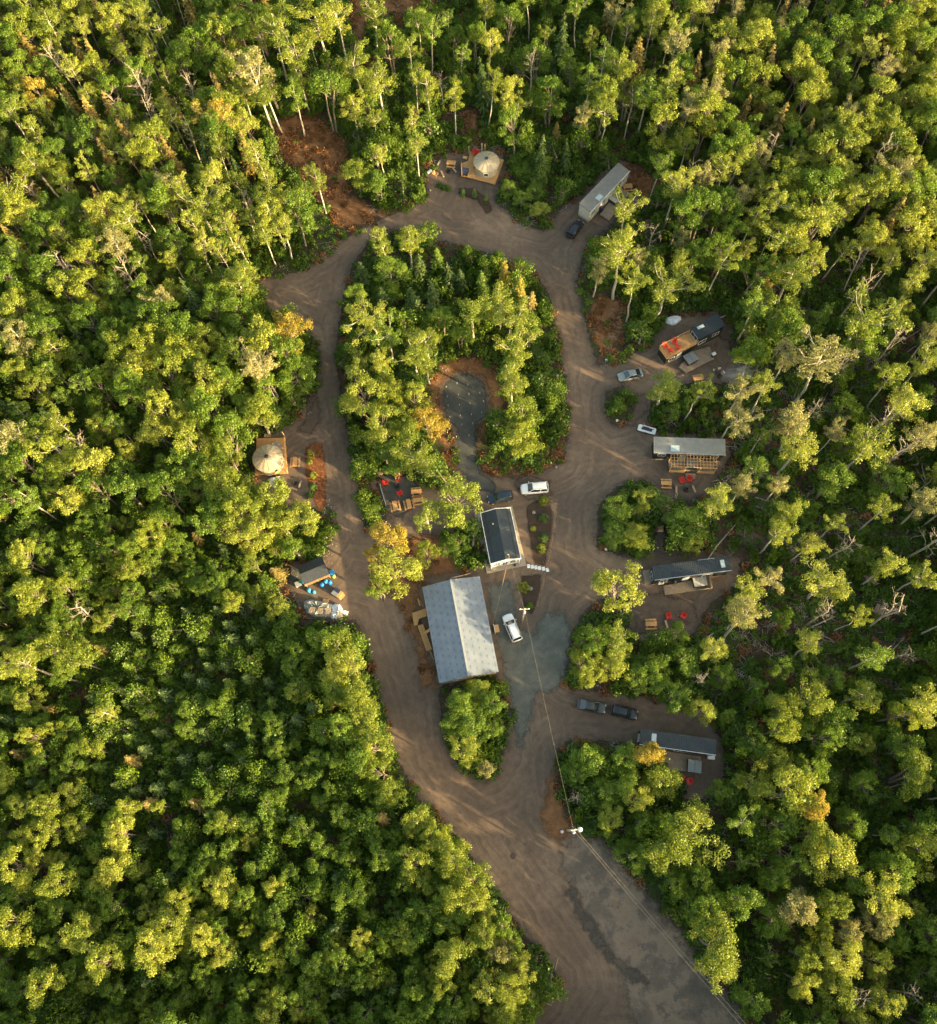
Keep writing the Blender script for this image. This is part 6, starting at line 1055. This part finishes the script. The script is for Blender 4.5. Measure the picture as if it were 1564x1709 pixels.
# ---------------------------------------------------------------- three people round the smoking fire
def person(label, px, py, rz, shirt, legs, seated, shade=1.0):
    t = thing('person', label, 'person', G(px, py, .8), rz, z=0); dz = -.42 if seated else 0; hz = .95 + dz
    V = [(0, 0, hz), (0, 0, hz + .16), (0, .01, hz + .36), (0, 0, hz + .50), (0, .01, hz + .58), (0, .02, hz + .68), (0, .02, hz + .76)]; Rr = [.145, .125, .145, .10, .055, .085, .07]; E = [(i, i + 1) for i in range(6)]
    def chain(start, pts, rad):
        p = start
        for q, r_ in zip(pts, rad): V.append(q); Rr.append(r_); E.append((p, len(V) - 1)); p = len(V) - 1
        return p
    for s in (-1, 1):
        if seated: kn = [(s * .10, .02, hz - .03), (s * .16, .44, hz + .02), (s * .16, .48, .10), (s * .16, .62, .05)]
        else: kn = [(s * .10, 0, hz - .06), (s * .12, .04 * s, .50), (s * .12, -.02, .09), (s * .13, .14, .045)]
        chain(0, kn, [.095, .062, .042, .038])
        hand = (s * .22, .36, hz + .28) if s > 0 else (s * .26, .26, hz + .12)
        w_ = chain(3, [(s * .19, 0, hz + .47), (s * .25, .05, hz + .22), hand], [.055, .042, .028])
        hv = Vector(hand); dv = Vector((0, .8, .3 if s > 0 else -.3)).normalized(); pm = chain(w_, [tuple(hv + dv * .07)], [.030])
        for k in range(4): o_ = Vector(((k - 1.5) * .019, 0, 0)); L_ = (.06, .075, .07, .052)[k]; chain(pm, [tuple(hv + dv * .095 + o_), tuple(hv + dv * (.095 + L_ * .6) + o_ + Vector((0, 0, -.012))), tuple(hv + dv * (.095 + L_) + o_ + Vector((0, 0, -.035)))], [.010, .009, .008])
        chain(w_, [tuple(hv + dv * .03 + Vector((-s * .035, 0, 0))), tuple(hv + dv * .07 + Vector((-s * .055, 0, .0)))], [.011, .009])
    def skin(nm, V, E, Rr, mat, par, root=0):
        me = bpy.data.meshes.new(nm); me.from_pydata(V, E, []); me.materials.append(mat); o = bpy.data.objects.new(nm, me); sc.collection.objects.link(o); o.parent = par
        md = o.modifiers.new('skin', 'SKIN')
        if not me.skin_vertices:
            bm_ = bpy.data.meshes.new('x')
        for i, sv in enumerate(me.skin_vertices[0].data): sv.radius = (Rr[i], Rr[i] * .82); sv.use_root = (i == root)
        ss = o.modifiers.new('sub', 'SUBSURF'); ss.levels = ss.render_levels = 1; return o
    try:
        body = skin('body', V, E, Rr, M_SKIN, t)
    except Exception as ex:
        print('skin failed', ex); body = obj('body', MB().tube(V[:7], Rr[:7], 10), M_SKIN, t, smooth=True)
    m = MB(); rg_ = lambda z, a, b, yy=0: [(a * math.cos(6.2832 * k / 14), b * math.sin(6.2832 * k / 14) + yy, z) for k in range(14)]
    obj('shirt', MB().loft([rg_(hz - .05, .165, .135), rg_(hz + .16, .155, .125), rg_(hz + .36, .19, .135, .01), rg_(hz + .48, .17, .10), rg_(hz + .535, .07, .065)], caps=False).tube([(-.15, 0, hz + .47), (-.24, .03, hz + .30)], [.075, .065], 8, cap=False).tube([(.15, 0, hz + .47), (.24, .03, hz + .30)], [.075, .065], 8, cap=False), shirt, t, smooth=True)
    m = MB()
    for s in (-1, 1):
        if seated: m.tube([(s * .09, -.06, hz - .02), (s * .15, .30, hz + .01), (s * .16, .46, hz), (s * .16, .49, hz - .12), (s * .16, .49, .16)], [.12, .10, .085, .08, .06], 8)
        else: m.tube([(s * .08, 0, hz), (s * .115, .03 * s, .55), (s * .12, -.01, .14)], [.12, .085, .065], 8)
    obj('trousers', m, legs, t, smooth=True); hc = Vector((0, .0, hz + .73)); m = MB()
    m.lathe([(.102, hc.z - .06), (.108, hc.z), (.095, hc.z + .06), (.055, hc.z + .10), (.005, hc.z + .115)], 12); obj('hair', m, M_HAIR, t, smooth=True)
    f = MB(); f.add([(-.012, .10, hz + .70), (.012, .10, hz + .70), (0, .125, hz + .69), (0, .10, hz + .735)], [(0, 1, 2), (1, 3, 2), (3, 0, 2)]); obj('nose', f, M_SKIN, t)
    for s in (-1, 1): obj('eye', MB().lathe([(.003, hz + .715), (.010, hz + .722), (.003, hz + .73)], 6, (s * .032, .097)), M_CHAR, t); obj('ear', MB().lathe([(.005, hz + .68), (.016, hz + .70), (.005, hz + .74)], 6, (s * .088, .01)), M_SKIN, t)
    obj('shoes', MB().box(-.19, -.08, .0 + (.44 if seated else -.08), .24 + (.44 if seated else -.06), 0, .08).box(.08, .19, .0 + (.44 if seated else -.08), .24 + (.44 if seated else -.06), 0, .08), M_CHAR, t, bevel=.02)
    return t
C_W = pmat('white_cotton', (.78, .76, .74), None, 4, .8); C_P = pmat('pale_pink_cotton', (.80, .60, .56), None, 4, .8); C_J = pmat('dark_denim', (.03, .045, .08), None, 4, .8); C_K = pmat('khaki_cloth', (.30, .22, .16), None, 4, .8)
stool = lambda px, py, l_: (lambda t_: (obj('stump', MB().tube([(0, 0, 0), (0, 0, .38)], [.2, .19], 10), M_LOG, t_), obj('cut_face', MB().tube([(0, 0, .382), (0, 0, .395)], .16, 10), M_PINE, t_)))(thing('stump_stool', l_, 'stool', G(px, py, .3)))
stool(1191.8, 616.5, 'stump under the left seated camper'); stool(1208.5, 620.5, 'stump under the right seated camper')
person('person in a white shirt and dark jeans seated left of the smoking fire', 1191.8, 616.5, R(215), C_W, C_J, True); person('person in a pale pink shirt standing above the smoking fire', 1200, 616, R(180), C_P, C_K, False); person('person in a white top seated right of the smoking fire', 1208.5, 620.5, R(125), C_W, C_K, True)
# smoke drifting off the fire
sm = bpy.data.materials.new('campfire_smoke'); sm.use_nodes = True; snt = sm.node_tree; snt.nodes.clear(); so_ = nd(snt, 'ShaderNodeOutputMaterial'); pv = nd(snt, 'ShaderNodeVolumePrincipled'); pv.inputs['Color'].default_value = (.78, .85, .95, 1)
tc = nd(snt, 'ShaderNodeTexCoord').outputs['Object']; gl = nd(snt, 'ShaderNodeVectorMath', operation='LENGTH'); snt.links.new(tc, gl.inputs[0]); fall = nd(snt, 'ShaderNodeMapRange'); snt.links.new(gl.outputs['Value'], fall.inputs[0]); fall.inputs[1].default_value = .25; fall.inputs[2].default_value = 1.0; fall.inputs[3].default_value = 1; fall.inputs[4].default_value = 0
dn = mth(snt, 'MULTIPLY', fall.outputs[0], ramp(snt, noise(snt, tc, 3.0, 4), [(.42, 0.), (.7, 1.)])); snt.links.new(mth(snt, 'MULTIPLY', dn, .30), pv.inputs['Density']); snt.links.new(pv.outputs[0], so_.inputs['Volume'])
a = Vector((*G(1201, 629), .6)); b = Vector((*G(1262, 622, 7), 7)); mb_ = MB().lathe([(.001, -1), (.5, -.87), (.87, -.5), (1, 0), (.87, .5), (.5, .87), (.001, 1)], 16); so2 = obj('campfire_smoke', mb_, sm); tag(so2, 'thin blue smoke drifting right from the campfire', 'smoke', kind='stuff')
so2.location = (a + b) / 2; dv = b - a; so2.rotation_euler = dv.to_track_quat('Z', 'Y').to_euler(); so2.scale = (2.2, 2.2, dv.length / 2 + .5)
